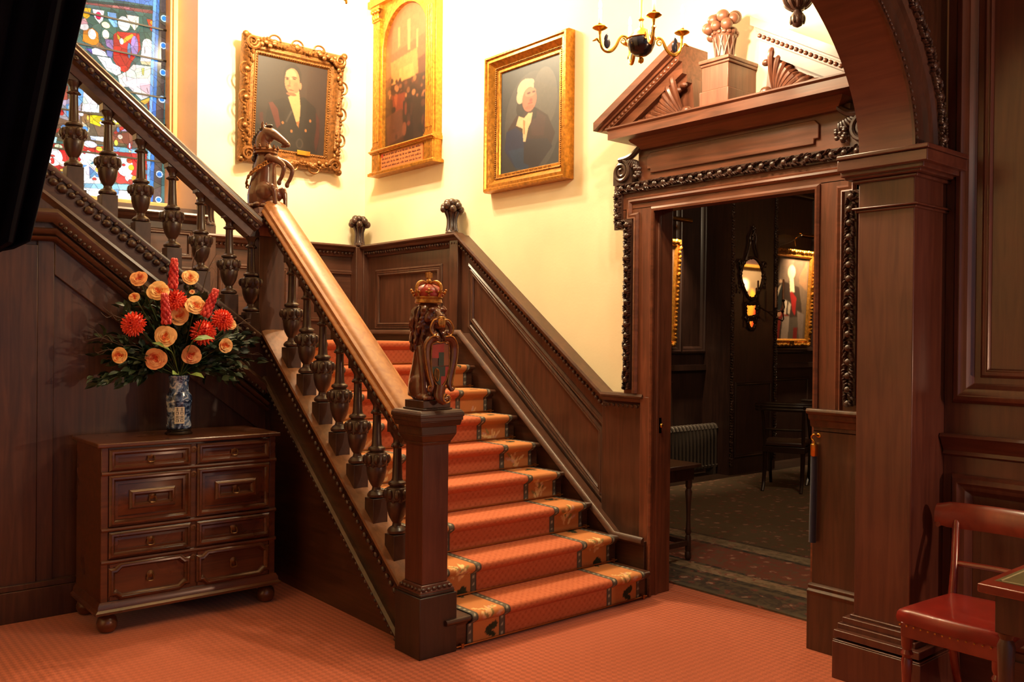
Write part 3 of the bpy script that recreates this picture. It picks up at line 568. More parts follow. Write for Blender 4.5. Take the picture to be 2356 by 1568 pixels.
mk('handrail', m, OAKX, ST)  # darker oak than the first rail stands for its backlit shade
m = MB().sweep(*sl2([(-.03, -.08), (-.03, .08), (-.06, .072), (-.075, .05), (-.115, .045), (-.115, -.045), (-.075, -.05), (-.06, -.072)], -1.35, 2.33, zr2, -.038))
mk('rail_moulding', m, OAKX, ST)
m = MB().beads([(2.3, 5.135, zr2(2.3) - .10), (.3, 5.135, zr2(.3) - .10)], .045, (.018, .015, .013), NY, .25)
mk('carved_bead', m, CARV, ST)
b1 = mk('baluster', baluster(1.0), CARV, ST, local=True, bev=.002)
mk('carved_cup', collar(1.0), CARV, b1, local=True)
for k, x in enumerate([2.285, 2.146, 1.973, 1.804, 1.628, 1.45, 1.274, 1.10, .92, .74]):
    put_baluster(b1, x, BY, zs2(x) + .015, k == 0)
# panelled spandrel below the second flight
SPY = 5.15
m = MB().ext([(-1.4, 0), (2.42, 0), (2.42, zs2(2.42) - .15), (-1.4, zs2(-1.4) - .15)], 1, SPY + .02, SPY + .09)
m.box(.70, 1.09, SPY - .005, SPY + .03, 0, 1.95).box(1.09, 1.17, SPY + .003, SPY + .03, 0, 2.0)
m.ext([(1.17, 1.80), (2.36, .88), (2.36, 1.10), (1.17, 2.0)], 1, SPY - .0, SPY + .03)
m.box(-1.4, 2.40, SPY - .03, SPY + .03, 0, .16).box(-1.4, 2.40, SPY - .02, SPY + .03, .16, .19)
mk('spandrel_panel', m, OAK, ST, bev=.003)
m = MB()
for dz, w_ in ((0, .036), (-.085, .02), (-.12, .014)):
    m.sweep([(-w_, 0), (-w_, .02), (-.3 * w_, .04), (.4 * w_, .045), (w_, .02), (w_, 0)], [(2.36, SPY, 2.108 - .80 * (2.36 - 1.167) + dz), (1.167, SPY, 2.108 + dz), (.6, SPY, 2.09 + dz)], NY)
mk('spandrel_moulding', m, OAKX, ST)
m = MB().beads([(2.34, SPY - .03, 2.075 - .80 * (2.34 - 1.167)), (1.18, SPY - .03, 2.072)], .03, (.012, .012, .012), NY, .2)
mk('carved_bead', m, CARV, ST)
# newel posts
def newel(cx, cy, z0, zt, hb, hs, base=True):
    m = MB()
    def sq(h, a, b, h2=None):
        h2 = h if h2 is None else h2
        m.add([(cx - h, cy - h, a), (cx + h, cy - h, a), (cx + h, cy + h, a), (cx - h, cy + h, a), (cx - h2, cy - h2, b), (cx + h2, cy - h2, b), (cx + h2, cy + h2, b), (cx - h2, cy + h2, b)],
              [(0, 3, 2, 1), (4, 5, 6, 7), (0, 1, 5, 4), (1, 2, 6, 5), (2, 3, 7, 6), (3, 0, 4, 7)])
    return m, sq
cx, cy = 2.414, 3.488
m, sq = newel(cx, cy, 0, 1.15, 0, 0)
sq(.106, 0, .285); sq(.098, .285, .30); 
npl = mk('newel_plinth', m, wood('blackened_oak', '261a16', '3a2822', rough=.4), ST, bev=.004)
m, sq = newel(cx, cy, 0, 1.15, 0, 0)
sq(.098, .30, .312, .092); sq(.092, .312, .335, .078); sq(.073, .335, 1.03)
mk('newel_post', m, MAHO, ST, bev=.003)
m, sq = newel(cx, cy, 0, 1.15, 0, 0)
sq(.078, .985, 1.0, .082); sq(.082, 1.0, 1.035, .10); sq(.10, 1.035, 1.075); sq(.112, 1.075, 1.10, .118); sq(.126, 1.118, 1.135); sq(.122, 1.10, 1.12); sq(.126, 1.135, 1.15, .115); sq(.085, 1.15, 1.158)
mk('newel_capital', m, OAKX, ST, bev=.003)
m = MB()
m.beads([(cx - .104, cy - .104, 1.085), (cx + .104, cy - .104, 1.085)], .034, (.014, .01, .009), (0, -1, 0)).beads([(cx - .104, cy + .104, 1.085), (cx - .104, cy - .104, 1.085)], .034, (.014, .01, .009), (-1, 0, 0))
mk('carved_bead', m, CARV, ST)
m = MB()
m.beads([(cx - .09, cy - .09, .318), (cx + .09, cy - .09, .318)], .03, (.013, .009, .008), (0, -1, 0)).beads([(cx - .09, cy + .09, .318), (cx - .09, cy - .09, .318)], .03, (.013, .009, .008), (-1, 0, 0))
mk('carved_bead', m, CARV, ST)
NX2, NY2 = 2.41, 5.27
m, sq = newel(NX2, NY2, 0, 0, 0, 0)
sq(.085, 0, 2.10)
mk('newel_post', m, OAK, ST, bev=.004)
m, sq = newel(NX2, NY2, 0, 0, 0, 0)
sq(.088, 2.10, 2.15, .10); sq(.10, 2.15, 2.215); sq(.11, 2.215, 2.235); sq(.097, 2.235, 2.275)
mk('newel_capital', m, PALE, ST, bev=.003)

# ---------------------------------------------------------------- stair runner (patterned strip over the steps) and rods
def runner_path():
    e = .006; P = []
    for k in range(9):
        y = SY + k * RG; z0 = k * RH; z = z0 + RH
        for i in range(15): P.append((y - e, z0 + e + (RH - .052 - e) * i / 14))
        P.append((y - .024, z - .042))
        for i in range(7):
            a = -.35 * PI + .85 * PI * i / 6
            P.append((y - .030 - .020 * math.cos(a), z - .014 + .020 * math.sin(a)))
        yend = y + RG - e if k < 8 else y + 1.42
        n = 20 if k < 8 else 70
        for i in range(n + 1): P.append((y - .026 + (yend - y + .026) * i / n, z + e))
    return P
RP = runner_path()
RX0, RX1 = 2.595, 3.835
xs = [RX0 + .0065 * i for i in range(int((RX1 - RX0) / .0065) + 1)]
arc = [0]
for a, b in zip(RP, RP[1:]): arc.append(arc[-1] + math.hypot(b[0] - a[0], b[1] - a[1]))
XX, AA = np.meshgrid(np.array(xs), np.array(arc))
Cr = np.empty(XX.shape + (3,)); Cr[:] = hx('bb633f')
ck = (np.sin(XX * 2 * PI / .04) * np.sin(AA * 2 * PI / .04))
Cr[ck > .6] = hx('a95533'); Cr[ck < -.75] = hx('c36c48')
per = RH + RG + .02
for (b0_, b1_) in ((RX0, 2.832), (3.562, RX1)):
    fl = (XX >= b0_) & (XX <= b1_); mid = (b0_ + b1_) / 2
    Cr[fl] = hx('c07a45')
    rng = np.random.default_rng(11)
    for k in range(11):
        a0 = k * per
        for q in range(26):
            ang = rng.uniform(-1.2, 1.2) + PI / 2; r = rng.uniform(.0, .075)
            ex, ea = mid - .01 + r * math.cos(ang) * 1.0, a0 + .19 + r * math.sin(ang) * rng.choice([-1, 1])
            dx, da = XX - ex, AA - ea; c_, s_ = math.cos(ang), math.sin(ang)
            M = (((dx * c_ + da * s_) / .026) ** 2 + ((-dx * s_ + da * c_) / .0075) ** 2 < 1) & fl
            Cr[M] = hx(rng.choice(['e0b880', 'd9a878', 'c99a86', 'e6c890', '8a7a4a']))
        for q in range(12):
            ex, ea = mid + .03 + rng.uniform(-.028, .028), a0 + .05 + rng.uniform(-.028, .028)
            M = (((XX - ex) / .014) ** 2 + ((AA - ea) / .014) ** 2 < 1) & fl
            Cr[M] = hx(rng.choice(['28301f', '2e3826', '3a3a26']))
    for g0 in (b0_, b1_ - .036):
        M = (XX >= g0) & (XX <= g0 + .036); Cr[M] = hx('5c564e')
        M2 = M & ((((XX - g0 - .018) / .007) ** 2 + (((AA % .04) - .02) / .007) ** 2) < 1); Cr[M2] = hx('a8a08c')
        Cr[M & ((XX < g0 + .006) | (XX > g0 + .030))] = hx('3c3a36')
mb = MB(); k = len(xs)
mb.v = [(x, y, z) for (y, z) in RP for x in xs]
mb.f = [(j * k + i, j * k + i + 1, (j + 1) * k + i + 1, (j + 1) * k + i) for j in range(len(RP) - 1) for i in range(k - 1)]
mb.m = [0] * len(mb.f)
RUN = mk('stair_runner', mb, attr('woven_runner', .95, bump=.5, bscale=300))
at = RUN.data.color_attributes.new('Col', 'FLOAT_COLOR', 'POINT')
buf = np.ones((len(mb.v), 4), np.float32); buf[:, :3] = Cr.reshape(-1, 3); at.data.foreach_set('color', buf.ravel())
q = RUN.modifiers.new('thick', 'SOLIDIFY'); q.thickness = .005; q.offset = -1
tag(RUN, 'orange stair carpet with flowered borders and grey edging running up the steps', 'stair carpet')
ROD = plain('dull_brass_rod', 'b5713c', .35, metal=.8)
words_ = ['foot of the lowest step', 'second riser from the floor', 'third riser from the floor', 'fourth riser from the floor', 'fifth riser from the floor', 'sixth riser from the floor', 'seventh riser from the floor', 'eighth riser from the floor', 'topmost riser below the landing']
for k in range(9):
    y = SY + k * RG; z = k * RH
    m = MB().tube([(RX0 - .07, y - .013, z + .014), (RX1 + .05, y - .013, z + .014)], .0045, 8)
    for x in (RX0 - .035, RX1 + .02): m.box(x - .008, x + .008, y - .02, y, z + .004, z + .026)
    tag(mk('stair_rod', m, ROD), f'thin brass stair rod at the {words_[k]}', 'stair rod', 'brass rods holding the stair carpet')
# ---------------------------------------------------------------- carved doorcase with broken pediment
DC = thing('carved_doorcase', 'carved oak doorcase with a broken pediment and a fruit basket on a pedestal', 'doorcase', (3.95, 2.88, 0))
FX = 3.92
for (a, b, lo) in ((3.415, 3.62, 3.49), (2.345, 2.14, 2.14)):
    e_ = -.004 if a > 3 else .004
    m = MB().box(FX, WX - .001, a, b, 1.15, 2.26).box(FX, WX - .001, a, lo, 0, 1.152).box(FX + .012, 4.105, a + e_, a + (.026 if a > 3 else -.026), 0, 2.255)
    m.box(FX + .05, FX + .07, a - (.012 if a > 3 else -.012), a, 0, 2.25)
    mk('jamb', m, CASE, DC, bev=.003)
m = MB().box(FX, WX, 2.06, 3.705, 2.25, 2.415).box(FX, WX, 3.60, 3.705, 2.145, 2.26).box(FX, WX, 2.06, 2.16, 2.145, 2.26).box(FX + .01, 4.105, 2.343, 3.417, 2.247, 2.276)
mk('lintel', m, CASEH, DC, bev=.003)
m = MB().sweep(PM, [(FX, 2.235, 0), (FX, 2.235, 2.21), (FX, 2.18, 2.21), (FX, 2.18, 2.305), (FX, 3.585, 2.305), (FX, 3.585, 2.21), (FX, 3.53, 2.21), (FX, 3.53, 1.17)], NX)
m.sweep([(-.012, 0), (-.012, .012), (0, .016), (.012, .008), (.012, 0)], [(FX, 2.355, 0), (FX, 2.355, 2.24), (FX, 3.405, 2.24), (FX, 3.405, 0)], NX)
mk('casing_moulding', m, CASEH, DC)
pth = [(FX - .014, 3.587, 1.19), (FX - .014, 3.587, 2.17), (FX - .014, 3.668, 2.17), (FX - .014, 3.668, 2.38), (FX - .014, 2.097, 2.38), (FX - .014, 2.097, 2.17), (FX - .014, 2.178, 2.17), (FX - .014, 2.178, 1.19)]
m = MB().sweep([(-.03, -.02), (-.03, .0), (.03, .0), (.03, -.02)], pth, NX)
m.garland(pth, NX, .03, h=.02)
mk('carved_border', m, CARV, DC)
m = MB().box(FX + .01, WX, 2.20, 3.53, 2.41, 2.62)
mk('frieze', m, CASEH, DC)
pa = [(2.38, 2.45), (3.43, 2.45), (3.43, 2.475), (3.455, 2.475), (3.455, 2.545), (3.43, 2.57), (2.38, 2.57), (2.355, 2.545), (2.355, 2.475), (2.38, 2.475)]
mk('frieze_panel', MB().ext(pa, 0, FX - .004, FX + .02), CASEH, DC, bev=.004)
for sgn, yc in ((1, 3.645), (-1, 2.115)):
    m = MB()
    m.lathe([(.074, -.03), (.076, 0), (.06, .012), (.02, .012)], (FX, yc, 2.485), 20, rot=Matrix.Rotation(-PI / 2, 3, 'Y'))
    m.spiral((FX - .016, yc, 2.485), .066, .012, 2.0, .014, (0, sgn, 0), (0, 0, 1), a0=PI * .6, n=40)
    m.tube([(FX - .01, yc + sgn * .02, 2.555), (FX - .012, yc - sgn * .06, 2.56), (FX - .012, yc - sgn * .11, 2.585), (FX - .01, yc - sgn * .15, 2.62)], [.016, .02, .018, .012])
    for i in range(6):
        t = i / 5
        m.ell((FX - .012, yc - sgn * (.05 + .075 * t), 2.535 - .03 * t), (.016, .03, .012), 8, 5, Matrix.Rotation(-sgn * (.5 + t), 3, 'X'))
    for i in range(15):
        m.ell((FX - .012 - random.uniform(0, .012), yc - sgn * random.uniform(.085, .15), 2.435 + random.uniform(0, .07)), .0125, 7, 5)
    m.box(FX - .004, WX, yc - .075, yc + .075, 2.41, 2.49)
    mk('scroll_bracket', m, CARV, DC)
z0 = 2.59
CORN = [(0, 0), (.03, 0), (.036, .016), (.072, .044), (.08, .056), (.165, .058), (.165, .108), (.176, .118), (.176, .126), (0, .126)]
m = MB().sweep([(a, b) for a, b in CORN], [(WX, 3.46, z0), (FX + .01, 3.46, z0), (FX + .01, 2.275, z0), (WX, 2.275, z0)], (0, 0, 1))
m.box(FX + .02, WX, 2.28, 3.455, z0, z0 + .126)
mk('cornice', m, CASEH, DC)
zb = z0 + .126
for sgn in (1, -1):
    Yf = lambda y: 2.885 + sgn * (y - 2.885)
    m = MB(); zt = lambda y: 2.765 + (3.73 - y) * .566
    for o0, o1, xf in ((0, .045, 3.75), (.045, .062, 3.785), (.062, .098, 3.80), (.098, .16, 3.83), (.16, .20, 3.87)):
        yi = lambda o: min(3.73, 3.73 + (2.765 - o - zb) / .566)
        poly = [(3.13, zt(3.13) - o0), (yi(o0), max(zb, zt(yi(o0)) - o0)), (yi(o0), zb) if yi(o0) >= 3.73 else (yi(o0) - .001, zb), (yi(o1), zb), (3.13, zt(3.13) - o1)]
        m.ext([(Yf(y), z) for y, z in poly], 0, xf, WX)
    mk('raking_cornice', m, CASEH, DC)
    m = MB().beads([(3.797, Yf(3.14), zt(3.14) - .08), (3.797, Yf(3.66), zt(3.66) - .08)], .03, (.012, .011, .007), NX)
    mk('carved_bead', m, CASEH, DC)
    m = MB()
    for i in range(9):
        t = i / 8; a = .12 + 1.35 * t; Lr = .30 - .12 * math.sin(PI * min(t * .9, 1)) ** .7
        c = V((3.90, Yf(3.17), zb - .01)); d = V((-.12, sgn * math.cos(a), math.sin(a) * .72)).normalized()
        m.tube([c + d * .04, c + d * Lr * .55 + V((-.025, 0, 0)), c + d * Lr * .9 + V((-.03, 0, 0)), c + d * Lr], [.008, .016, .02, .012], 8)
    m.ext([(Yf(3.11), zb), (Yf(3.52), zb), (Yf(3.13), zb + .215)], 0, 3.915, WX)
    for i in range(9): m.ell((3.865, Yf(3.15 + .038 * i), zb + .175 - .0215 * i), (.02, .024, .018), 7, 5)
    m.ell((3.88, Yf(3.14), zb + .03), (.03, .035, .03), 10, 7)
    mk('shell_carving', m, CASE, DC)
m = MB()
m.box(3.795, WX, 2.80, 2.985, zb, 2.80).box(3.805, WX, 2.808, 2.977, 2.80, 2.93)
m.box(3.79, WX, 2.796, 2.99, 2.945, 2.965).box(3.80, WX, 2.80, 2.985, 2.93, 2.946)
mk('pedestal', m, PALE, DC, bev=.004)
m = MB().lathe([(.05, 2.965), (.052, 2.975), (.045, 2.985), (.048, 3.03), (.055, 3.07), (.066, 3.095), (.07, 3.105), (.06, 3.115)], (3.885, 2.893, 0), 20)
for k in range(10):
    a = 2 * PI * k / 10
    for s2 in (1, -1):
        m.tube([(3.885 + r_ * math.cos(a + s2 * t_), 2.893 + r_ * math.sin(a + s2 * t_), z_) for r_, t_, z_ in ((.047, 0, 2.985), (.051, .2, 3.03), (.06, .45, 3.085))], .005, 5)
m.beads([(3.885 + .068 * math.cos(2 * PI * k / 16), 2.893 + .068 * math.sin(2 * PI * k / 16), 3.105) for k in range(17)], .026, (.014, .01, .012))
bk = mk('fruit_basket', m, PALE, DC)
m = MB()
for q in [(-.07, .05, 3.13, .03), (-.075, .0, 3.135, .028), (-.05, -.05, 3.14, .033), (.02, .075, 3.15, .032), (-.06, .03, 3.175, .03), (-.055, -.03, 3.185, .034), (-.01, .05, 3.19, .036), (.02, -.05, 3.19, .036), (-.02, 0, 3.2, .034), (.04, .02, 3.18, .032), (-.035, .085, 3.15, .03), (-.02, -.07, 3.17, .03), (-.03, .06, 3.10, .028), (.05, -.01, 3.13, .03)]:
    m.ell((3.885 + q[0], 2.893 + q[1], q[2]), (q[3], q[3], q[3] * .95), 12, 8)
mk('carved_fruit', m, PALE, bk)
m = MB().box(3.895, WX, 2.10, 2.352, 0, 1.06)
m.sweep(cap_prof(.05, .09), [(3.895, 2.08, 1.165), (3.895, 2.362, 1.165)], NX); m.box(3.895, WX, 2.10, 2.352, 1.05, 1.163)
m.box(3.87, WX, 2.09, 2.362, 0, .27); m.sweep([(0, 0), (0, .025), (.02, .03), (.03, .015), (.045, .02), (.055, .004), (.055, 0)], [(3.895, 2.085, .265), (3.895, 2.362, .265)], NX)
mk('dado_post', m, OAK, DC, bev=.003)
m = MB().ell((FX + .085, 3.40, .985), (.012, .012, .014), 10, 8).tube([(FX + .085, 3.40, .985), (FX + .085, 3.42, .985)], .005).box(FX + .07, FX + .1, 3.411, 3.416, .94, 1.03)
mk('brass_latch', m, BRASS, DC)

# ---------------------------------------------------------------- archway between hall and stairs
AX, AZ, AA_, AB_ = 1.90, 2.31, 1.82, .945
Y0a, Y1a = 1.785, 2.037
N_ = 96
el = [(AX + AA_ * math.cos(PI * i / N_), AZ + AB_ * math.sin(PI * i / N_)) for i in range(N_ + 1)]
m = MB()
for (x0, zz0), (x1, zz1) in zip(el, el[1:]):
    m.ext([(x0, zz0 + .02), (x1, zz1 + .02), (x1, ZC), (x0, ZC)], 1, Y0a + .02, Y1a - .02)
m.box(AX + AA_, WX, Y0a + .02, Y1a - .02, AZ, ZC).box(-1.4, AX - AA_, Y0a + .02, Y1a - .02, 0, ZC)
struct('wall_front', m, OAK)
AR = thing('arched_opening', 'broad dark wooden arch on square panelled piers framing the view of the stairs', 'arch', (AX, 1.91, 0))
m = MB().sweep([(0, 0), (0, Y1a - Y0a), (.03, Y1a - Y0a), (.03, 0)], [(x, Y1a, z) for x, z in el], NY)
mk('arch_soffit', m, MAHOH, AR, smooth=50)
m = MB().sweep([(-.004, 0), (-.004, .012), (.018, .016), (.03, .006), (.085, .008), (.095, .026), (.125, .03), (.135, .045), (.205, .05), (.225, .03), (.26, .028), (.285, .012), (.285, 0)], [(x, Y0a + .01, z) for x, z in el], NY)
mk('archivolt', m, OAK, AR, smooth=30)
out = [(AX + (AA_ + .17) * math.cos(PI * i / N_), Y0a - .04, AZ + (AB_ + .17) * math.sin(PI * i / N_)) for i in range(N_ + 1)]
inn = [(AX + (AA_ + .006) * math.cos(PI * i / N_), Y0a - .006, AZ + (AB_ + .006) * math.sin(PI * i / N_)) for i in range(N_ + 1)]
mk('carved_border', MB().garland(out, NY, .035, h=.014), CARV, AR)
mk('bead_moulding', MB().beads(inn, .026, (.011, .007, .007), NY), CARV, AR)
for s_, xi in ((1, AX + AA_), (-1, AX - AA_)):
    xo = WX + .02 if s_ > 0 else -.35
    B2 = lambda mb, pr_, a, b: mb.box(xi - s_ * pr_, xo, Y0a - pr_, Y1a + min(pr_, .05), a, b)
    m = MB(); B2(m, 0, .2, 2.31)
    pier = mk('pier', m, MAHO, AR, bev=.004)
    m = MB(); B2(m, .092, 0, .165); B2(m, .088, .165, .172); B2(m, .082, .18, .212); B2(m, .05, .205, .235); B2(m, .035, .235, .262); B2(m, .012, .262, .275)
    mk('plinth', m, MAHO, pier, bev=.008, segs=3)
    m = MB(); B2(m, .012, 2.06, 2.072); B2(m, .022, 2.072, 2.082); B2(m, .02, 2.19, 2.205); B2(m, .045, 2.205, 2.222); B2(m, .07, 2.215, 2.24); B2(m, .098, 2.235, 2.285); B2(m, .105, 2.285, 2.305)
    mk('capital', m, MAHOH, pier, bev=.006, segs=3)

# panelling of the hall wall beside the arch
hx_ = 4.02
m = MB().box(hx_, WX, -3, Y0a, 0, 3.45)
BOL = [(-.045, 0), (-.045, .012), (-.03, .034), (-.01, .04), (.005, .028), (.02, .026), (.035, .01), (.045, .004), (.045, 0)]
for y1, y0 in ((1.70, .75), (.60, -.6)):
    m.sweep(BOL, rectX(hx_, y0, y1, 1.27, 3.2), NX, True); m.sweep(PM, rectX(hx_, y0 + .09, y1 - .09, 1.36, 3.1), NX, True)
    m.sweep(BOL, rectX(hx_, y0, y1, .24, .87), NX, True); m.box(hx_ - .006, hx_, y0 + .08, y1 - .08, .32, .79)
tw = struct('trim_3', m, MAHO, bev=.002)
m = MB().sweep([(0, 0), (0, .045), (-.012, .055), (-.03, .04), (-.05, .03), (-.075, .012), (-.09, .02), (-.1, .006), (-.1, 0)], [(hx_, -3, 1.09), (hx_, 1.78, 1.09)], NX)
m.box(hx_ - .02, hx_, -3, 1.78, 0, .16)
mk('dado_rail', m, MAHOH, tw)

# ---------------------------------------------------------------- pendant, chandeliers
m = MB().lathe([(.004, 2.97), (.02, 2.978), (.033, 3.0), (.032, 3.025), (.02, 3.042), (.017, 3.05), (.034, 3.058), (.056, 3.085), (.066, 3.13), (.064, 3.18), (.048, 3.22), (.052, 3.24), (.07, 3.26)], (3.73, 2.36, 0), 20)
for k in range(10):
    a = 2 * PI * k / 10; c_, s_ = math.cos(a), math.sin(a)
    m.tube([(3.73 + r_ * c_, 2.36 + r_ * s_, z_) for r_, z_ in ((.034, 3.06), (.058, 3.085), (.068, 3.13), (.065, 3.18), (.05, 3.22))], [.008, .011, .012, .011, .008], 6)
    m.ell((3.73 + .03 * c_, 2.36 + .03 * s_, 3.005), (.008, .008, .02), 6, 5)
m.box(3.665, 3.795, 2.295, 2.425, 3.25, ZC)
tag(mk('carved_pendant', m, CARV), 'dark carved bud shaped pendant hanging from above beside the arch', 'pendant')
CANDLE = plain('wax_candle', 'f4ead0', .5, var=.03)
FLAME = emis('lit_candle_bulb', 'ffd9a0', 14)
GBR = plain('gilt_brass', 'd8a040', .25, metal=.9, var=.2)
def chandelier(loc, label):
    t = thing('chandelier', label, 'chandelier', loc, 'small candle chandeliers')
    m = MB().lathe([(.006, -.072), (.03, -.068), (.05, -.052), (.063, -.025), (.068, 0), (.066, .004)], seg=28)
    mk('bowl', m, BLACK, t, local=True)
    m = MB().lathe([(.066, .004), (.071, .008), (.066, .012), (.05, .03), (.03, .05), (.012, .06), (.008, .09), (.014, .10), (.007, .11), (.006, .34), (.015, .36), (.006, .38), (.004, ZC - loc[2])], seg=20)
    m.lathe([(.03, ZC - loc[2] - .04), (.045, ZC - loc[2] - .01), (.045, ZC - loc[2])], seg=16)
    mk('stem', m, GBR, t, local=True)
    m = MB().lathe([(.002, -.108), (.009, -.098), (.011, -.09), (.006, -.083), (.010, -.075), (.006, -.068)], seg=12)
    for k in range(6):
        a = 2 * PI * k / 6; m.ell((.009 * math.cos(a), .009 * math.sin(a), -.092), (.005, .005, .012), 6, 5)
    mk('finial', m, GBR, t, local=True)
    for k in range(4):
        a = math.radians(8 + 90 * k - 40); c_, s_ = math.cos(a), math.sin(a)
        P = lambda r, z: (r * c_, r * s_, z)
        m = MB().tube([P(.062, .005), P(.08, .018), P(.095, .016), P(.108, .0), P(.122, -.03), P(.142, -.052), P(.165, -.058), P(.186, -.045), P(.197, -.015), P(.2, .028)], [.006, .006, .006, .007, .008, .009, .009, .008, .006, .005], 8)
        m.tube([P(.2, -.02), P(.212, -.004), P(.222, -.008), P(.235, -.014)], [.005, .006, .005, .002], 6)
        m.spiral(P(.09, -.006), .016, .004, 1.2, .004, (c_, s_, 0), (0, 0, 1), a0=1.5)
        arm = mk('arm', m, GBR, t, local=True)
        R_ = Matrix.Rotation(a, 3, 'Z')
        m = MB().ell(P(.165, -.02), (.016, .005, .026), 10, 7, R_).ell(P(.17, .008), (.008, .003, .018), 8, 6, R_ @ Matrix.Rotation(-.4, 3, 'Y'))
        mk('leaf_ornament', m, BLACK, arm, local=True)
        m = MB().lathe([(.006, .02), (.008, .035), (.03, .046), (.036, .05), (.034, .054), (.01, .05), (.01, .07)], P(.2, 0), 18)
        mk('drip_pan', m, GBR, arm, local=True)
        mk('candle', MB().lathe([(.008, .068), (.008, .135), (.004, .14)], P(.2, 0), 10), CANDLE, arm, local=True)
        mk('bulb', MB().lathe([(.004, .14), (.009, .15), (.008, .165), (.002, .185)], P(.2, 0), 10), FLAME, arm, local=True)
    return t
chandelier(CH_A, 'small gilt chandelier with a black bowl hanging in front of the broken pediment')
chandelier(CH_B, 'gilt chandelier whose lowest tip shows at the top edge above the landing')

# ---------------------------------------------------------------- curtain at the arch
CURT = plain('midnight_velvet', '15141b', .95, var=.2, scale=8, spec=.05)
mb = MB(); nx, nz = 90, 46
rows = []
for j in range(nz + 1):
    t = j / nz; z = 3.0 - t * 1.31
    xr = .43 + (z - 1.69) * .205; xl = -.02 + .06 * t
    rows.append((z, xl, xr, 1.0))
for z, xr in ((1.672, .40), (1.655, .34), (1.64, .30), (1.6, .28), (1.5, .285), (1.2, .29), (.6, .295), (.02, .30)): rows.append((z, .06, xr, .6))
for z, xl, xr, am in rows:
    for i in range(nx + 1):
        s = i / nx; x = xl + (xr - xl) * s
        y = 2.115 + am * (.022 * math.sin(s * 34 + .3 * z) + .014 * math.sin(s * 61 + 1.2) + .01 * math.sin(z * 5 + s * 9))
        mb.v.append((x, y, z - (.03 * (1 - s) if z < 1.7 and z > 1.63 else 0)))
k = nx + 1
mb.f = [(j * k + i, j * k + i + 1, (j + 1) * k + i + 1, (j + 1) * k + i) for j in range(len(rows) - 1) for i in range(nx)]
mb.m = [0] * len(mb.f)
CU = thing('curtain', 'dark heavy curtain tied back at the near side of the arch', 'curtain', (.2, 2.115, 0))
o = mk('drape', mb, CURT, CU); q = o.modifiers.new('thick', 'SOLIDIFY'); q.thickness = .006
m = MB().tube([(.03, 2.08, 1.63), (.15, 2.07, 1.615), (.29, 2.08, 1.64), (.32, 2.115, 1.645), (.29, 2.15, 1.64), (.15, 2.16, 1.615), (.03, 2.15, 1.63)], .016, 8)
mk('tie_band', m, CURT, CU)
m = MB().tube([(-.1, 2.115, 3.0), (.8, 2.115, 3.0)], .014, 10).ell((.81, 2.115, 3.0), .025).box(.7, .72, 2.0, 2.115, 2.99, 3.01).box(-.06, -.04, 2.0, 2.115, 2.99, 3.01)
mk('rod', m, BRASS, CU)

# ---------------------------------------------------------------- chair and desk at the right
LEATH = plain('red_leather', '7c1f18', .32, var=.15, scale=12, coat=.3, bump=.05)
CH = thing('armless_chair', 'red mahogany chair with a curved top rail and red leather seat beside the arch pier', 'chair', (3.58, 1.45, 0))
yc = 1.46
def slab(pts, z0_, z1_, n=6):
    mb = MB(); k = len(pts); c = V((sum(p[0] for p in pts) / k, sum(p[1] for p in pts) / k))
    lay = [(0, 1.0), (.35, 1.02), (.7, 1.0), (.88, .96), (.97, .88), (1.0, .7)]
    for t, s in lay: mb.v += [(c.x + (p[0] - c.x) * s, c.y + (p[1] - c.y) * s, z0_ + (z1_ - z0_) * t) for p in pts]
    for j in range(len(lay) - 1):
        for i in range(k): mb.f.append((j * k + i, j * k + (i + 1) % k, (j + 1) * k + (i + 1) % k, (j + 1) * k + i))
    mb.f.append(tuple(range(k - 1, -1, -1))); mb.f.append(tuple(range((len(lay) - 1) * k, len(lay) * k))); mb.m = [0] * len(mb.f)
    return mb
sp = []
for i in range(9): t = i / 8; sp.append((3.35 - .02 * math.sin(PI * t), yc - .195 + .39 * t))
sp += [(3.42, yc + .193), (3.6, yc + .18), (3.75, yc + .165)]
sp += [(3.765, yc), (3.75, yc - .165), (3.6, yc - .18), (3.42, yc - .193)]
o = mk('seat', slab(sp, .415, .47), LEATH, CH, smooth=70)
m = MB()
for i in range(14): m.ell((3.328 + .002 * abs(i - 6.5), yc - .18 + .36 * i / 13, .408), .0045, 6, 4)
mk('stud_nails', m, BRASS, o)
m = MB().ext([(3.345, yc - .18), (3.345, yc + .18), (3.75, yc + .155), (3.75, yc - .155)], 2, .36, .417)
mk('seat_frame', m, CHAIRM, CH, bev=.004)
mb = MB(); n = 24; prof = [(-.012, .705), (-.018, .73), (-.016, .77), (-.004, .80), (.01, .812), (.018, .805), (.016, .77), (.008, .73), (.004, .705)]
for i in range(n + 1):
    t = i / n; y = yc - .275 + .55 * t; bow = .05 * (1 - (2 * t - 1) ** 2)
    sc = 1 - .25 * max(0, abs(2 * t - 1) - .82) / .18
    mb.v += [(3.855 + bow + a - .01, y, .765 + (z - .765) * sc + .02 * (abs(2 * t - 1) ** 2) * 0) for a, z in prof]
kk = len(prof)
mb.f = [(i * kk + c, i * kk + (c + 1) % kk, (i + 1) * kk + (c + 1) % kk, (i + 1) * kk + c) for i in range(n) for c in range(kk)] + [tuple(range(kk)), tuple(range((n + 1) * kk - 1, n * kk - 1, -1))]
mb.m = [0] * len(mb.f)
for s_ in (1, -1): mb.lathe([(.011, -.02), (.011, .02)], (3.852, yc + s_ * .262, .715), 10, rot=Matrix.Rotation(PI / 2, 3, 'Y'))
mk('crest_rail', mb, CHAIRM, CH)
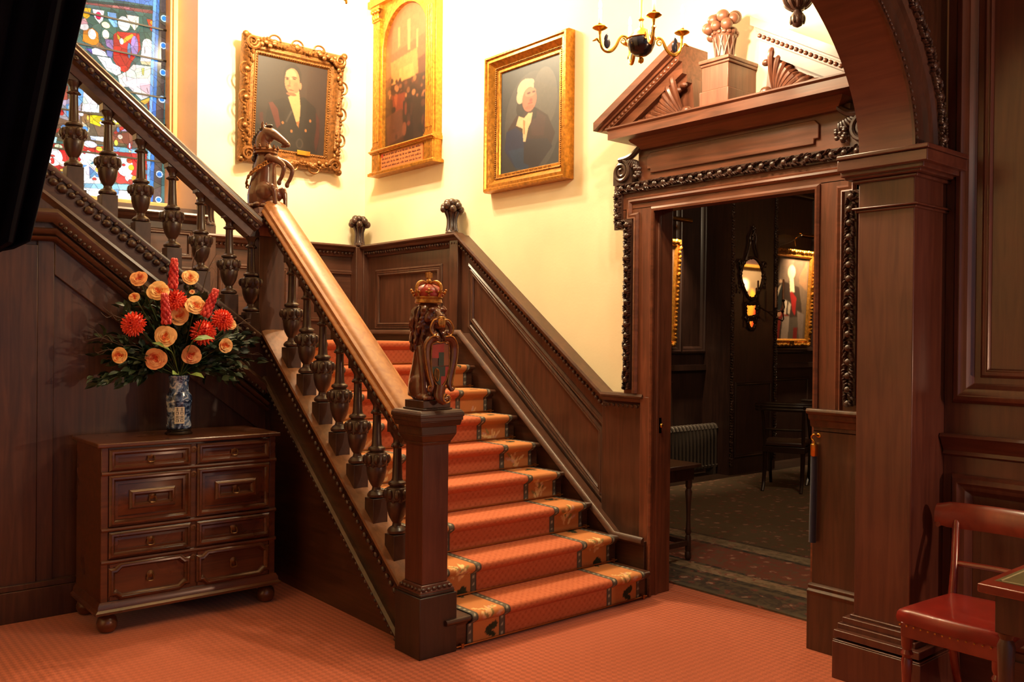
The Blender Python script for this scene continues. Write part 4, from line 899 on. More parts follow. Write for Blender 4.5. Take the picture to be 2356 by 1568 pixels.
for s_ in (1, -1):
    m = MB().tube([(3.735, yc + s_ * .158, .36), (3.75, yc + s_ * .16, .47), (3.78, yc + s_ * .168, .56), (3.82, yc + s_ * .182, .65), (3.868, yc + s_ * .20, .745)], [.02, .017, .015, .015, .014], 10)
    mk('back_post', m, CHAIRM, CH)
    m = MB().tube([(3.735, yc + s_ * .158, .38), (3.76, yc + s_ * .16, .22), (3.81, yc + s_ * .162, .08), (3.86, yc + s_ * .165, 0)], [.02, .018, .016, .014], 10)
    mk('leg', m, CHAIRM, CH)
    m = MB().lathe([(.012, 0), (.014, .01), (.01, .02), (.018, .2), (.021, .27), (.016, .28), (.024, .295), (.016, .31), (.022, .325), (.022, .41)], (3.37, yc + s_ * .165, 0), 14)
    mk('leg', m, CHAIRM, CH)
m = MB().tube([(3.79, yc - .172, .575), (3.805, yc, .578), (3.79, yc + .172, .575)], .012, 8)
mk('back_rail', m, CHAIRM, CH)

DK = thing('writing_desk', 'mahogany writing desk corner with a green leather inset top in front of the chair', 'desk', (3.35, .72, 0))
m = MB().box(2.875, 3.83, .27, 1.169, .722, .75)
mk('desk_top', m, CHAIRM, DK, bev=.004)
mk('leather_inset', MB().box(2.945, 3.76, .33, 1.145, .7495, .7512), plain('olive_leather', '5a5236', .45, var=.1, coat=.2), DK)
m = MB()
for a, b, c, d in ((2.955, 3.75, 1.128, 1.134), (2.955, 3.75, .345, .351), (2.955, 2.961, .345, 1.134), (3.744, 3.75, .345, 1.134)): m.box(a, b, c, d, .7508, .7516)
mk('tooled_line', m, plain('tooled_line', '8d8468', .5), DK)
mk('apron', MB().box(2.91, 3.79, .31, 1.13, .60, .722), OAK, DK, bev=.003)
for x in (2.935, 3.765):
    for y in (.335, 1.105):
        mk('leg', MB().lathe([(.015, 0), (.018, .06), (.014, .08), (.022, .45), (.026, .56), (.018, .58), (.026, .6)], (x, y, 0), 12), OAK, DK)
# ---------------------------------------------------------------- framed paintings on the stair walls
OILS = attr('oil_paint', .5, coat=.08)
def corner_ornaments(m, P, w_, h_, in_, out_, r):
    """scrolls, leaf lobes and pierced loops around a frame; P(x, z, d) gives the point (d towards the viewer)"""
    ex = P(1, 0, 0) - P(0, 0, 0); ez = P(0, 1, 0) - P(0, 0, 0)
    for cx_, cz_, sx, sz in ((0, 0, 1, 1), (w_, 0, -1, 1), (0, h_, 1, -1), (w_, h_, -1, -1)):
        m.spiral(P(cx_ + sx * .06, cz_ + sz * .06, .085), .055, .014, 1.6, .017, ex * sx, ez * sz, n=26)
        m.ell(P(cx_ + sx * .012, cz_ + sz * .012, .06), (.03, .03, .03), 8, 6)
        for q in range(5):
            m.ell(P(cx_ + sx * (.10 + .035 * q), cz_ + sz * (.045 + .02 * (q % 2)), .08), (.022, .018, .02), 7, 5)
            m.ell(P(cx_ + sx * (.045 + .02 * (q % 2)), cz_ + sz * (.10 + .035 * q), .08), (.018, .018, .022), 7, 5)
    for L_, f in ((w_, lambda t: P(t, 0, 0) - P(0, 0, 0)), (h_, None)):
        pass
    def run(a, b, nrm):
        d = (b - a); L_ = d.length; d.normalize(); k = int(L_ / .028)
        for i in range(k):
            t = (i + .5) * L_ / k; wob = math.sin(t * 26) * .02
            m.ell(a + d * t + nrm * (.035 + wob), (random.uniform(.010, .02),) * 3, 7, 5)
        for c_ in (.28, .5, .72):
            q = a + d * (L_ * c_)
            pts = [q + d * (.05 * math.cos(u_)) - nrm * (-.016 + .042 * math.sin(u_)) for u_ in [PI * i / 8 for i in range(9)]]
            m.tube(pts, .008, 6)
            m.ell(q + nrm * .03, (.032, .022, .026), 8, 6)
    d0 = .07
    run(P(0, 0, d0), P(w_, 0, d0), ez); run(P(0, h_, d0), P(w_, h_, d0), -ez)
    run(P(0, 0, d0), P(0, h_, d0), ex); run(P(w_, 0, d0), P(w_, h_, d0), -ex)
PA = thing('framed_portrait', 'portrait of a dark coated man with a white cravat in an ornate carved gilt frame', 'painting', (3.31, 6.835, 2.872))
x0, x1, z0, z1 = 2.864, 3.755, 2.872, 3.865
yb = 6.835
fr = MB().sweep([(0, 0), (0, .04), (.012, .065), (.035, .08), (.055, .07), (.07, .045), (.095, .045), (.11, .03), (.128, .03), (.138, .018), (.138, 0)], rectY(yb, x0, x1, z0, z1), NY, True)
fo = mk('frame', fr, GILTD, PA)
m = MB(); corner_ornaments(m, lambda x, z, d: V((x0 + x, yb - d, z0 + z)), x1 - x0, z1 - z0, 0, 0, 0)
m.beads(rectY(yb - .034, x0 + .123, x1 - .123, z0 + .123, z1 - .123) + rectY(yb - .034, x0 + .123, x1 - .123, z0 + .123, z1 - .123)[:1], .02, (.009, .007, .006), NY)
mk('carved_ornament', m, GILTD, PA)
C_ = raster(POR_A, 200, 220, '3c322e', gain=(.35, .285, .27), blur=1, noise=.05)
picture('canvas', C_, lambda s, t: (x0 + .13 + (x1 - x0 - .26) * s, yb - .014, z1 - .13 - (z1 - z0 - .26) * t), OILS, PA)
m = MB().box(3.355, 3.475, yb - .058, yb - .05, 2.985, 3.022)
mk('name_plate', m, BRASS, PA, label='small plain brass name plate', bev=.002)
PA.rotation_euler.x = .085

PB_ = thing('framed_portrait', 'portrait of a white wigged man in an oval, in a plain broad gilt frame', 'painting', (4.045, 4.64, 2.525))
y0, y1, z0, z1 = 4.20, 5.07, 2.53, 3.505
fr = MB().sweep([(0, 0), (0, .055), (.008, .075), (.022, .078), (.03, .064), (.05, .068), (.064, .05), (.085, .03), (.098, .03), (.104, .022), (.122, .022), (.128, .012), (.128, 0)], rectX(WX - .003, y0, y1, z0, z1), NX, True)
mk('frame', fr, GILT, PB_, smooth=30)
m = MB().beads(rectX(WX - .036, y0 + .092, y1 - .092, z0 + .092, z1 - .092) + rectX(WX - .036, y0 + .092, y1 - .092, z0 + .092, z1 - .092)[:1], .014, (.006, .006, .005), NX)
for i in range(46):
    if i % 9 in (3, 7): continue
    m.box(WX - .027, WX - .024, 4.40 + .0105 * i, 4.40 + .0105 * i + random.uniform(.003, .008), z0 + .108, z0 + .108 + random.choice([.007, .010]))
mk('beaded_edge', m, GILTD, PB_)
C_ = raster(POR_B, 190, 220, '35383c', gain=(.52, .47, .49), blur=1, noise=.05)
picture('canvas', C_, lambda s, t: (WX - .012, y1 - .12 - (y1 - y0 - .24) * s, z1 - .12 - (z1 - z0 - .24) * t), OILS, PB_)

PT = thing('arched_painting', 'tall arched painting of a crowded ceremony in a gilt architectural frame with an inscribed base', 'painting', (4.0, 6.14, 2.84))
yl, yr = 6.60, 5.69; cl, cr = 6.475, 5.805; ax_ = 3.985
m = MB()
n = 30; ar = [(6.14 + .335 * math.cos(PI * i / n), 3.875 + .335 * math.sin(PI * i / n)) for i in range(n + 1)]
m.ext([(yr, 3.06), (cr, 3.06)] + ar[::-1][:n // 2 + 1] + [(6.14, 4.42), (yr, 4.42)], 0, ax_, WX - .002)
m.ext([(yl, 3.06), (cl, 3.06)] + ar[:n // 2 + 1] + [(6.14, 4.42), (yl, 4.42)], 0, ax_, WX - .002)
mk('frame', m, GILT, PT, bev=.003)
for a in (yl - .06, yr + .06):
    m = MB().box(3.965, WX, a - .052, a + .052, 3.06, 4.16)
    for q in range(4): m.tube([(3.966, a - .034 + .0225 * q, 3.13), (3.966, a - .034 + .0225 * q, 4.08)], .008, 8)
    m.box(3.955, WX, a - .064, a + .064, 3.055, 3.08).box(3.95, WX, a - .065, a + .065, 3.03, 3.055).box(3.96, WX, a - .055, a + .055, 3.08, 3.095)
    m.box(3.955, WX, a - .058, a + .058, 4.15, 4.17)
    for q in (-1, 0, 1):
        m.ell((3.955, a + .034 * q, 4.19), (.014, .018, .032), 8, 6); m.ell((3.95, a + .042 * q, 4.235), (.018, .02, .02), 8, 6)
    m.box(3.95, WX, a - .066, a + .066, 4.25, 4.28)
    mk('pilaster', m, GILT, PT)
mk('base_moulding', MB().box(3.957, WX - .001, yr - .012, yl + .012, 3.028, 3.063), GILT, PT, bev=.004)
m = MB().box(3.975, WX, yr, yl, 2.87, 3.04)
for a in (yl - .062, yr + .062): m.box(3.962, WX, a - .058, a + .058, 2.87, 3.03)
m.sweep([(0, 0), (0, .03), (-.012, .04), (-.022, .02), (-.03, 0)], [(3.975, yr - .02, 3.06), (3.975, yl + .02, 3.06)], NX)
m.box(3.94, WX, yr - .03, yl + .03, 2.845, 2.87).box(3.95, WX, yr - .02, yl + .02, 2.87, 2.878)
mk('entablature', MB().box(3.94, WX, yr - .05, yl + .05, 4.28, 4.34).box(3.95, WX, yr - .03, yl + .03, 4.34, 4.42), GILT, PT, bev=.003)
mk('inscribed_base', m, GILT, PT, bev=.003)
pl_ = mk('inscription_panel', MB().box(3.969, 3.977, 5.835, 6.455, 2.884, 3.02), plain('inscription_ground', 'b0683a', .5, metal=.2, var=.12), PT)
m = MB(); random.seed(21)
for row in range(4):
    zc = 3.002 - .032 * row; y = 6.44 - (.02 if row == 0 else 0)
    while y > 5.86:
        for q in range(random.randint(3, 8)):
            hgt = random.choice([.011, .011, .011, .016, .018]); m.box(3.9675, 3.9692, y - .0032, y, zc - .006, zc - .006 + hgt)
            if random.random() < .6: m.box(3.9675, 3.9692, y - .007, y, zc + random.choice([-.006, .003]), zc + random.choice([-.003, .005]))
            y -= .0075
            if y < 5.86: break
        y -= .012
mk('blackletter_inscription', m, plain('brown_lettering', '5a2a1a', .6), pl_)
mk('initial_letter', MB().box(3.967, 3.9692, 6.425, 6.447, 2.988, 3.016).box(3.9668, 3.969, 6.43, 6.436, 2.992, 3.012), RED, pl_, label='red initial letter')
C_ = raster(TALL, 130, 230, '4a2e24', gain=(.34, .26, .23), blur=2, noise=.09)
zt_, zb_ = 4.215, 3.055
def inarch(s, t):
    z = zt_ + (zb_ - zt_) * t; y = (s - .5) * .68
    return z < 3.875 or y * y + (z - 3.875) ** 2 < .345 ** 2
picture('canvas', C_, lambda s, t: (4.02, cl + .005 - (cl - cr + .01) * s, zt_ + (zb_ - zt_) * t), OILS, PT, mask=inarch)
random.seed(5)

# ---------------------------------------------------------------- chest of drawers
CD = thing('chest_of_drawers', 'old dark oak chest of drawers with moulded panels and ball feet under the flowers', 'chest of drawers', (1.745, 4.89, 0))
cx0, cx1, cy0, cy1 = 1.275, 2.195, 4.66, 5.11
mk('carcass', MB().box(cx0, cx1, cy0 + .02, cy1, .155, .925).box(cx0, cx0 + .035, cy0, cy0 + .03, .155, .925).box(cx1 - .035, cx1, cy0, cy0 + .03, .155, .925), CHEST, CD, bev=.003)
mk('top_board', MB().box(cx0 - .022, cx1 + .022, cy0 - .022, cy1 + .01, .925, .947), CHEST, CD, bev=.006, segs=3)
m = MB().sweep([(-.01, 0), (.028, .0), (.028, .012), (.016, .022), (.014, .04), (.004, .058), (-.01, .058)], [(cx0, cy1, .10), (cx0, cy0, .10), (cx1, cy0, .10), (cx1, cy1, .10)], (0, 0, 1))
m.box(cx0, cx1, cy0, cy1, .10, .157)
mk('base_moulding', m, CHEST, CD)
m = MB()
for z in (.795, .515, .355): m.tube([(cx0, cy0 - .003, z), (cx1, cy0 - .003, z)], .011, 8)
mk('rail', m, CHEST, CD)
foot = MB().lathe([(.02, .0), (.038, .008), (.049, .03), (.05, .05), (.042, .075), (.024, .088), (.03, .095), (.03, .103)], seg=20)
f0 = mk('ball_foot', foot, CHEST, CD, local=True)
for i, (x, y) in enumerate([(cx0 + .04, cy0 + .03), (cx1 - .04, cy0 + .03), (cx0 + .04, cy1 - .05), (cx1 - .04, cy1 - .05)]):
    o = f0 if i == 0 else f0.copy()
    if i: COL.objects.link(o); o.parent = CD
    o.location = V((x, y, 0)) - CD.location
DM = [(-.014, 0), (-.014, .010), (-.008, .014), (-.003, .024), (.005, .026), (.008, .016), (.014, .011), (.018, .004), (.018, 0)]
rows_ = [(.805, .915, 0), (.530, .785, 1), (.370, .502, 0), (.160, .345, 2)]
xp = ((1.325, 1.705), (1.765, 2.145))
for (za, zb2, kind) in rows_:
    m = MB().box(cx0 + .037, cx1 - .037, cy0 + .004, cy0 + .03, za - .003, zb2 + .003)
    for xa, xb in xp:
        if kind == 2:
            c = .035
            pts = [(xb, za + c), (xb - .02, za + c), (xb - c - .01, za + .012), (xa + c + .01, za + .012), (xa + .02, za + c), (xa, za + c), (xa, zb2 - c), (xa + .02, zb2 - c), (xa + c + .01, zb2 - .012), (xb - c - .01, zb2 - .012), (xb - .02, zb2 - c), (xb, zb2 - c)]
            m.sweep(DM, [(x, cy0 + .004, z) for x, z in pts], NY, True)
            m.sweep([(-.008, 0), (-.008, .008), (.008, .008), (.008, 0)], rectY(cy0 + .004, xa, xb, za + .01, zb2 - .01), NY, True)
        else:
            m.sweep(DM, rectY(cy0 + .004, xa, xb, za + .014, zb2 - .014), NY, True)
            m.sweep([(-.008, 0), (-.008, .007), (.006, .010), (.008, 0)], rectY(cy0 + .004, xa + .022, xb - .022, za + .036, zb2 - .036) if zb2 - za < .2 else rectY(cy0 + .004, xa + .022, xb - .022, za + .04, zb2 - .04), NY, True)
            if kind == 1:   # raised, mitred centre
                A_ = [(xa + .03, za + .045), (xb - .03, za + .045), (xb - .03, zb2 - .045), (xa + .03, zb2 - .045)]
                B_ = [(xa + .085, za + .09), (xb - .085, za + .09), (xb - .085, zb2 - .085), (xa + .085, zb2 - .085)]
                m.add([(x, cy0 + .003, z) for x, z in A_] + [(x, cy0 - .02, z) for x, z in B_], [(0, 1, 5, 4), (1, 2, 6, 5), (2, 3, 7, 6), (3, 0, 4, 7), (4, 5, 6, 7)])
                m.sweep(DM, rectY(cy0 - .02, xa + .09, xb - .09, za + .096, zb2 - .091), NY, True)
    d = mk('drawer', m, CHEST, CD)
    for xa, xb in xp:
        xm, zm = (xa + xb) / 2, (za + zb2) / 2; yf = cy0 + (-.021 if kind == 1 else .003)
        h = MB().lathe([(.018, 0), (.019, .003), (.012, .006), (.004, .009)], (xm, yf, zm + .012), 12, rot=Matrix.Rotation(PI / 2, 3, 'X'))
        h.tube([(xm - .013, yf - .008, zm + .01), (xm - .017, yf - .011, zm - .008), (xm - .012, yf - .012, zm - .02), (xm + .012, yf - .012, zm - .02), (xm + .017, yf - .011, zm - .008), (xm + .013, yf - .008, zm + .01)], .0032, 6)
        mk('drop_handle', h, WORNB, d)
    m = MB().lathe([(.017, 0), (.018, .003), (.009, .004), (.007, .001)], (1.735, cy0 + .003, (zb2 - .03)), 14, rot=Matrix.Rotation(PI / 2, 3, 'X'))
    mk('keyhole_plate', m, plain('worn_brass', '6a4a30', .4, metal=.7), d)

# ---------------------------------------------------------------- vase, stand and flowers
VX, VY = 1.734, 4.885
m = MB().lathe([(.07, .9475), (.074, .953), (.066, .958), (.06, .966), (.066, .972), (.062, .976)], (VX, VY, 0), 24)
tag(mk('vase_stand', m, wood('ebonised_stand', '1e1410', '2c1c16', rough=.25)), 'low black carved wood stand under the blue and white vase', 'stand')
def vase_mat():
    m, nt, N, L, B = nodes('blue_white_porcelain')
    tc = N.new('ShaderNodeTexCoord'); n = N.new('ShaderNodeTexNoise'); n.inputs['Scale'].default_value = 26; n.inputs['Detail'].default_value = 5; n.inputs['Distortion'].default_value = 1.5
    L.new(tc.outputs['Object'], n.inputs['Vector'])
    r = N.new('ShaderNodeValToRGB'); e = r.color_ramp.elements; e[0].position = .42; e[0].color = (*hx('1c2744'), 1); e[1].position = .62; e[1].color = (*hx('c8d0dc'), 1)
    k = e.new(.5); k.color = (*hx('4a6490'), 1); k = e.new(.56); k.color = (*hx('7d90b4'), 1)
    L.new(n.outputs['Fac'], r.inputs[0]); L.new(r.outputs[0], B.inputs['Base Color']); B.inputs['Roughness'].default_value = .15; B.inputs['Coat Weight'].default_value = .6
    return m
VS = thing('vase', 'blue and white porcelain vase with a square character panel on the chest', 'vase', (VX, VY, .976))
m = MB().lathe([(.05, .976), (.064, .98), (.066, .99), (.061, 1.03), (.062, 1.08), (.067, 1.12), (.069, 1.14), (.064, 1.16), (.052, 1.178), (.049, 1.20), (.05, 1.235), (.056, 1.262), (.054, 1.266), (.046, 1.24)], (VX, VY, 0), 32)
mk('body', m, vase_mat(), VS)
an = math.atan2(-VY, -VX) + .06
sh = []
R_ = lambda x0, y0, x1, y1: ('p', '2a2018', [x0, y0, x1, y0, x1, y1, x0, y1])
for c in (.27, .73):
    sh += [R_(c - .20, .07, c + .20, .10), R_(c - .03, .03, c + .03, .22), R_(c - .15, .145, c + .15, .17), R_(c - .20, .215, c + .20, .24)]
    for o_ in (.30, .75):
        sh += [R_(c - .15, o_, c + .15, o_ + .03), R_(c - .15, o_ + .12, c + .15, o_ + .15), R_(c - .15, o_, c - .09, o_ + .15), R_(c + .09, o_, c + .15, o_ + .15)]
    sh += [R_(c - .08, .50, c - .03, .66), R_(c + .03, .50, c + .08, .66)]
sh += [R_(.05, .565, .95, .595), R_(.05, .655, .95, .68)]
C_ = raster(sh, 44, 80, 'e6d8c4', blur=0, noise=.02)
picture('character_panel', C_, lambda s, t: (VX + .0665 * math.cos(an + (s - .5) * .78), VY + .0665 * math.sin(an + (s - .5) * .78), 1.098 - .09 * t), attr('painted_panel', .3, coat=.4), VS)

def petal_ring(m, n, r0, size, tilt, wid, z0=0, ph=0, curl=.5):
    for k in range(n):
        a = 2 * PI * k / n + ph + random.uniform(-.12, .12); ra = V((math.cos(a), math.sin(a), 0)); ta = V((-math.sin(a), math.cos(a), 0))
        vs = []; nu, nv = 5, 5
        for j in range(nv + 1):
            v = j / nv; tt = tilt + curl * v * v
            for i in range(nu + 1):
                u = 2 * i / nu - 1; w_ = wid * math.sin(PI * (.12 + .68 * v)) * (1 if v < .99 else .8)
                vs.append(ra * (r0 + v * size * math.sin(tt) - .25 * wid * u * u * (1 - .5 * v)) + ta * (u * w_) + V((0, 0, z0 + v * size * math.cos(tt) + .10 * wid * math.cos(u * 5 + k) * v)))
        m.add(vs, [(j * (nu + 1) + i, j * (nu + 1) + i + 1, (j + 1) * (nu + 1) + i + 1, (j + 1) * (nu + 1) + i) for j in range(nv) for i in range(nu)])
def cup_ring(m, n, R, th, z0, wide, ph=0, flare=.25):
    for k in range(n):
        a0 = 2 * PI * k / n + ph + random.uniform(-.1, .1); Rk = R * (1 + .08 * (k % 2)) ; nu, nv = 6, 6; vs = []
        for j in range(nv + 1):
            v = j / nv
            for i in range(nu + 1):
                u = 2 * i / nu - 1; t_ = th * v * (1 - .10 * u * u) ; w_ = wide * (.35 + .65 * math.sin(PI * min(v * .62 + .05, .5)))
                rr = Rk * math.sin(t_) * (1 + flare * v ** 4) + .002; z = z0 + Rk * (1 - math.cos(t_)) - (.006 * v ** 5 * (1 + flare * 2)) + .0022 * math.sin(5 * u + k * 2) * v * v
                vs.append((rr * math.cos(a0 + u * w_), rr * math.sin(a0 + u * w_), z))
        m.add(vs, [(j * (nu + 1) + i, j * (nu + 1) + i + 1, (j + 1) * (nu + 1) + i + 1, (j + 1) * (nu + 1) + i) for j in range(nv) for i in range(nu)])
def rose_mesh(full=1):
    m = MB()
    cup_ring(m, 3, .013, 1.95, .004, 1.15); cup_ring(m, 4, .020, 1.7, .0, .95, .5)
    cup_ring(m, 5, .029, 1.5, -.004, .8, .2, .35); cup_ring(m, 5, .039, 1.25, -.008, .78, .9, .5)
    if full: cup_ring(m, 6, .052, 1.02, -.012, .66, .4, .7)
    m.lathe([(.004, -.04), (.010, -.03), (.016, -.012), (.004, -.004)], seg=10)
    return m
def petal_mat(name, c0, c1, c2):
    m, nt, N, L, B = nodes(name)
    tc = N.new('ShaderNodeTexCoord'); n = N.new('ShaderNodeTexNoise'); n.inputs['Scale'].default_value = 34; L.new(tc.outputs['Object'], n.inputs['Vector'])
    r = N.new('ShaderNodeValToRGB'); e = r.color_ramp.elements; e[0].position = .35; e[0].color = (*hx(c0), 1); e[1].position = .66; e[1].color = (*hx(c2), 1)
    k = e.new(.5); k.color = (*hx(c1), 1)
    ln = N.new('ShaderNodeVectorMath'); ln.operation = 'LENGTH'; L.new(tc.outputs['Object'], ln.inputs[0])
    ad = N.new('ShaderNodeMath'); ad.operation = 'MULTIPLY_ADD'; ad.inputs[1].default_value = 7.5; L.new(ln.outputs['Value'], ad.inputs[0])
    sc_ = N.new('ShaderNodeMath'); sc_.operation = 'MULTIPLY_ADD'; sc_.inputs[1].default_value = 1.3; sc_.inputs[2].default_value = -.36; L.new(n.outputs['Fac'], sc_.inputs[0])
    L.new(sc_.outputs[0], ad.inputs[2]); L.new(ad.outputs[0], r.inputs[0]); L.new(r.outputs[0], B.inputs['Base Color']); B.inputs['Roughness'].default_value = .55
    B.inputs['Subsurface Weight'].default_value = .1; B.inputs['Subsurface Radius'].default_value = (.01, .004, .002)
    return m
PEACH = petal_mat('peach_petal', 'e0602a', 'f29c54', 'fccb88')
CORAL = petal_mat('coral_petal', 'd04824', 'e87a4c', 'f6b078')
SCAR = petal_mat('scarlet_petal', 'b81a14', 'd8301c', 'e84a2c')
CRIM = petal_mat('crimson_bract', 'a81820', 'c4222c', 'd84a48')
LEAFD = plain('dark_leaf', '22351f', .45, var=.35, scale=9)
LEAFL = plain('light_leaf', '6f8a44', .4, var=.2, scale=12)
STEMM = plain('green_stem', '3c4f26', .6)
TWIG = plain('bare_twig', '4a382c', .8)
VM = V((VX, VY, 1.255))
CAM0 = V((0, 0, 1.5))
def flower_root(name, cat, label, px_, pz_, depth, group, bloom_me, bmats, face, sc, roll=0):
    p = CAM0 + (V((px_, 4.8, pz_)) - CAM0) * depth
    t = thing(name, label, cat, p, group)
    o = bpy.data.objects.new('bloom', bloom_me); COL.objects.link(o); o.parent = t
    d = V(face).normalized(); o.rotation_euler = (d.to_track_quat('Z', 'Y') @ Euler((0, 0, roll)).to_quaternion()).to_euler(); o.scale = (sc,) * 3
    a = p - d * (.018 * sc); mid = VM.lerp(a, .55) + V((0, 0, .03)) - d * .02
    pts = []
    for i in range(9):
        u = i / 8; pts.append(VM * (1 - u) ** 2 + mid * 2 * u * (1 - u) + a * u * u)
    pts[0] = VM + V((random.uniform(-.02, .02), random.uniform(-.02, .02), -.03))
    mk('stem', MB().tube(pts, .003, 5), STEMM, t)
    return t
def tmp_mesh(mb, mat):
    o = mk('bloom', mb, mat, local=True); me = o.data; bpy.data.objects.remove(o); return me
rm = [tmp_mesh(rose_mesh(1), PEACH), tmp_mesh(rose_mesh(1), CORAL), tmp_mesh(rose_mesh(0), PEACH)]
TOC = V((-.34, -.93, .1))
roses = [(1.49, 1.78, 1, .9, 'peach rose over the stair moulding, highest of the outer blooms'), (1.76, 1.80, 0, .9, 'round peach rose beside the tallest red spike'), (1.59, 1.72, 0, 1.15, 'large peach rose above the middle red spike'),
         (1.47, 1.68, 2, .75, 'small half open peach rose below the one over the stair moulding'), (1.79, 1.65, 0, 1.1, 'frilled peach rose beside the leaning red spike'), (1.70, 1.59, 0, 1.05, 'open peach rose in the centre of the bouquet'),
         (1.63, 1.48, 0, 1.15, 'pale edged peach rose below the middle red spike'), (1.40, 1.38, 2, 1.1, 'orange rosebud farthest from the stairs'), (1.58, 1.36, 1, 1.15, 'coral rose low in front with a spiral centre'),
         (1.77, 1.38, 1, 1.05, 'peach rose low in front beside the vase mouth, nearer the stairs'), (1.96, 1.43, 2, 1.1, 'loose peach bloom nearest the lower balusters'), (1.985, 1.55, 2, .9, 'peach rose half hidden behind a red chrysanthemum'), (1.77, 1.72, 2, .4, 'tiny orange bud above the frilled peach rose')]
for i, (x, z, v, s, lb) in enumerate(roses):
    out_ = V((x - VX, -.12, z - 1.45)); f_ = TOC * .75 + out_ * random.uniform(.8, 1.5)
    flower_root('rose', 'flower', lb, x, z, random.uniform(.985, 1.0) + (.02 if 'behind' in lb else 0), 'roses in the bouquet', rm[v], None, f_, s * .62, random.uniform(0, 6))
mb = MB()
for ring in range(7):
    th = .12 + ring * .22; n = int(5 + 16 * math.sin(th))
    for k in range(n):
        a = 2 * PI * k / n + ring * .4 + random.uniform(-.1, .1); d = V((math.sin(th) * math.cos(a), math.sin(th) * math.sin(a), math.cos(th) * .75))
        q = d.to_track_quat('Z', 'Y').to_matrix(); mb.ell(d * .043, (.0058, .0035, .024), 5, 4, q)
mb.ell((0, 0, .006), (.05, .05, .034), 12, 8).lathe([(.004, -.03), (.02, -.012), (.03, .0)], seg=10)
mum = tmp_mesh(mb, SCAR)
for x, z, s, lb in ((1.68, 1.67, 1.0, 'red chrysanthemum behind the middle red spike'), (1.47, 1.54, 1.05, 'red chrysanthemum standing alone, farthest from the stairs'), (1.83, 1.50, 1.12, 'large red chrysanthemum partly covered by a light leaf'), (1.935, 1.57, 1.0, 'red chrysanthemum with a peach rose half behind it')):
    flower_root('chrysanthemum', 'flower', lb, x, z, 1.0, 'red chrysanthemums in the bouquet', mum, None, TOC + V((x - VX, 0, (z - 1.5))) * 1.6, s)
mb = MB().lathe([(.008, -.07), (.016, -.05), (.02, 0), (.014, .05), (.004, .075)], seg=10)
for j in range(9):
    for k in range(5):
        a = 2 * PI * k / 5 + j * .63; r = .018 * (1 - .45 * (j / 8) ** 2); z = -.058 + .0158 * j
        mb.ell((r * math.cos(a), r * math.sin(a), z), (.009, .009, .014), 6, 5)
spk = tmp_mesh(mb, CRIM)
for x, z, dr, lb in ((1.67, 1.81, (.05, 0, 1), 'crimson flower spike standing highest in the bouquet'), (1.63, 1.62, (-.12, -.1, 1), 'crimson flower spike in the middle of the bouquet'), (1.87, 1.66, (.42, 0, 1), 'crimson flower spike leaning over towards the balusters')):
    t = flower_root('ginger_spike', 'flower', lb, x, z, 1.0 if z > 1.7 else .98, 'crimson flower spikes', spk, None, dr, 1.08)
# foliage nobody could count
mb = MB()
def leaf(mb, p, d, L_, w_, up=None):
    d = d.normalized(); sd = d.cross(up or V((random.uniform(-1, 1), random.uniform(-1, 1), random.uniform(.2, 1)))).normalized(); nm = sd.cross(d)
    P = [p, p + d * L_ * .3 + sd * w_ * .8 + nm * w_ * .25, p + d * L_ * .65 + sd * w_ * .75 + nm * w_ * .2, p + d * L_ - nm * L_ * .12, p + d * L_ * .65 - sd * w_ * .75 + nm * w_ * .2, p + d * L_ * .3 - sd * w_ * .8 + nm * w_ * .25, p + d * L_ * .32, p + d * L_ * .66 - nm * L_ * .03]
    mb.add(P, [(0, 1, 6), (1, 2, 7, 6), (2, 3, 7), (0, 6, 5), (6, 7, 4, 5), (7, 3, 4)])
for i in range(95):
    a = random.uniform(-.35, PI + .35); el_ = random.uniform(-.2, 1.0)
    L_ = random.uniform(.16, .44); e_ = V((VX + L_ * math.cos(a) * 1.0, VY + random.uniform(-.08, .14), 1.30 + max(-.05, L_ * math.sin(a) * 1.0)))
    pts = [VM.lerp(e_, u) + V((0, 0, .05 * math.sin(PI * u))) for u in [k / 6 for k in range(7)]]
    mb.tube(pts, .0025, 4)
    for k in range(2, 7):
        for s_ in (1, -1, 0):
            leaf(mb, pts[k] + V((random.uniform(-.02, .02), random.uniform(-.02, .02), random.uniform(-.02, .02))), (pts[k] - pts[k - 1]).normalized() + V((random.uniform(-.9, .9), random.uniform(-.9, .4), random.uniform(-.5, .6))), random.uniform(.04, .075), random.uniform(.012, .024))
tag(mk('foliage', mb, LEAFD), 'dark green leafy filler foliage of the bouquet', 'foliage', kind='stuff')
for (x, z, L_, d, lb) in ((1.66, 1.40, .11, (-.8, -.1, .45), 'long curled light green leaf between the coral rose and a red chrysanthemum'), (1.78, 1.46, .11, (1, -.2, .18), 'light green leaf crossing the largest red chrysanthemum'), (1.70, 1.275, .07, (-.5, -.6, .12), 'light green leaf lying flat over the vase mouth'), (1.765, 1.275, .075, (.6, -.5, -.12), 'light green leaf drooping over the vase mouth')):
    mb = MB(); p = CAM0 + (V((x, 4.8, z)) - CAM0) * .985; leaf(mb, p, V(d), L_, .03, V((.2, -.6, 1))); mb.tube([VM, VM.lerp(p, .6) + V((0, 0, .02)), p, p + V(d).normalized() * L_ * .4], .0022, 5)
    tag(mk('broad_leaf', mb, LEAFL), lb, 'leaf', 'light leaves in the bouquet')
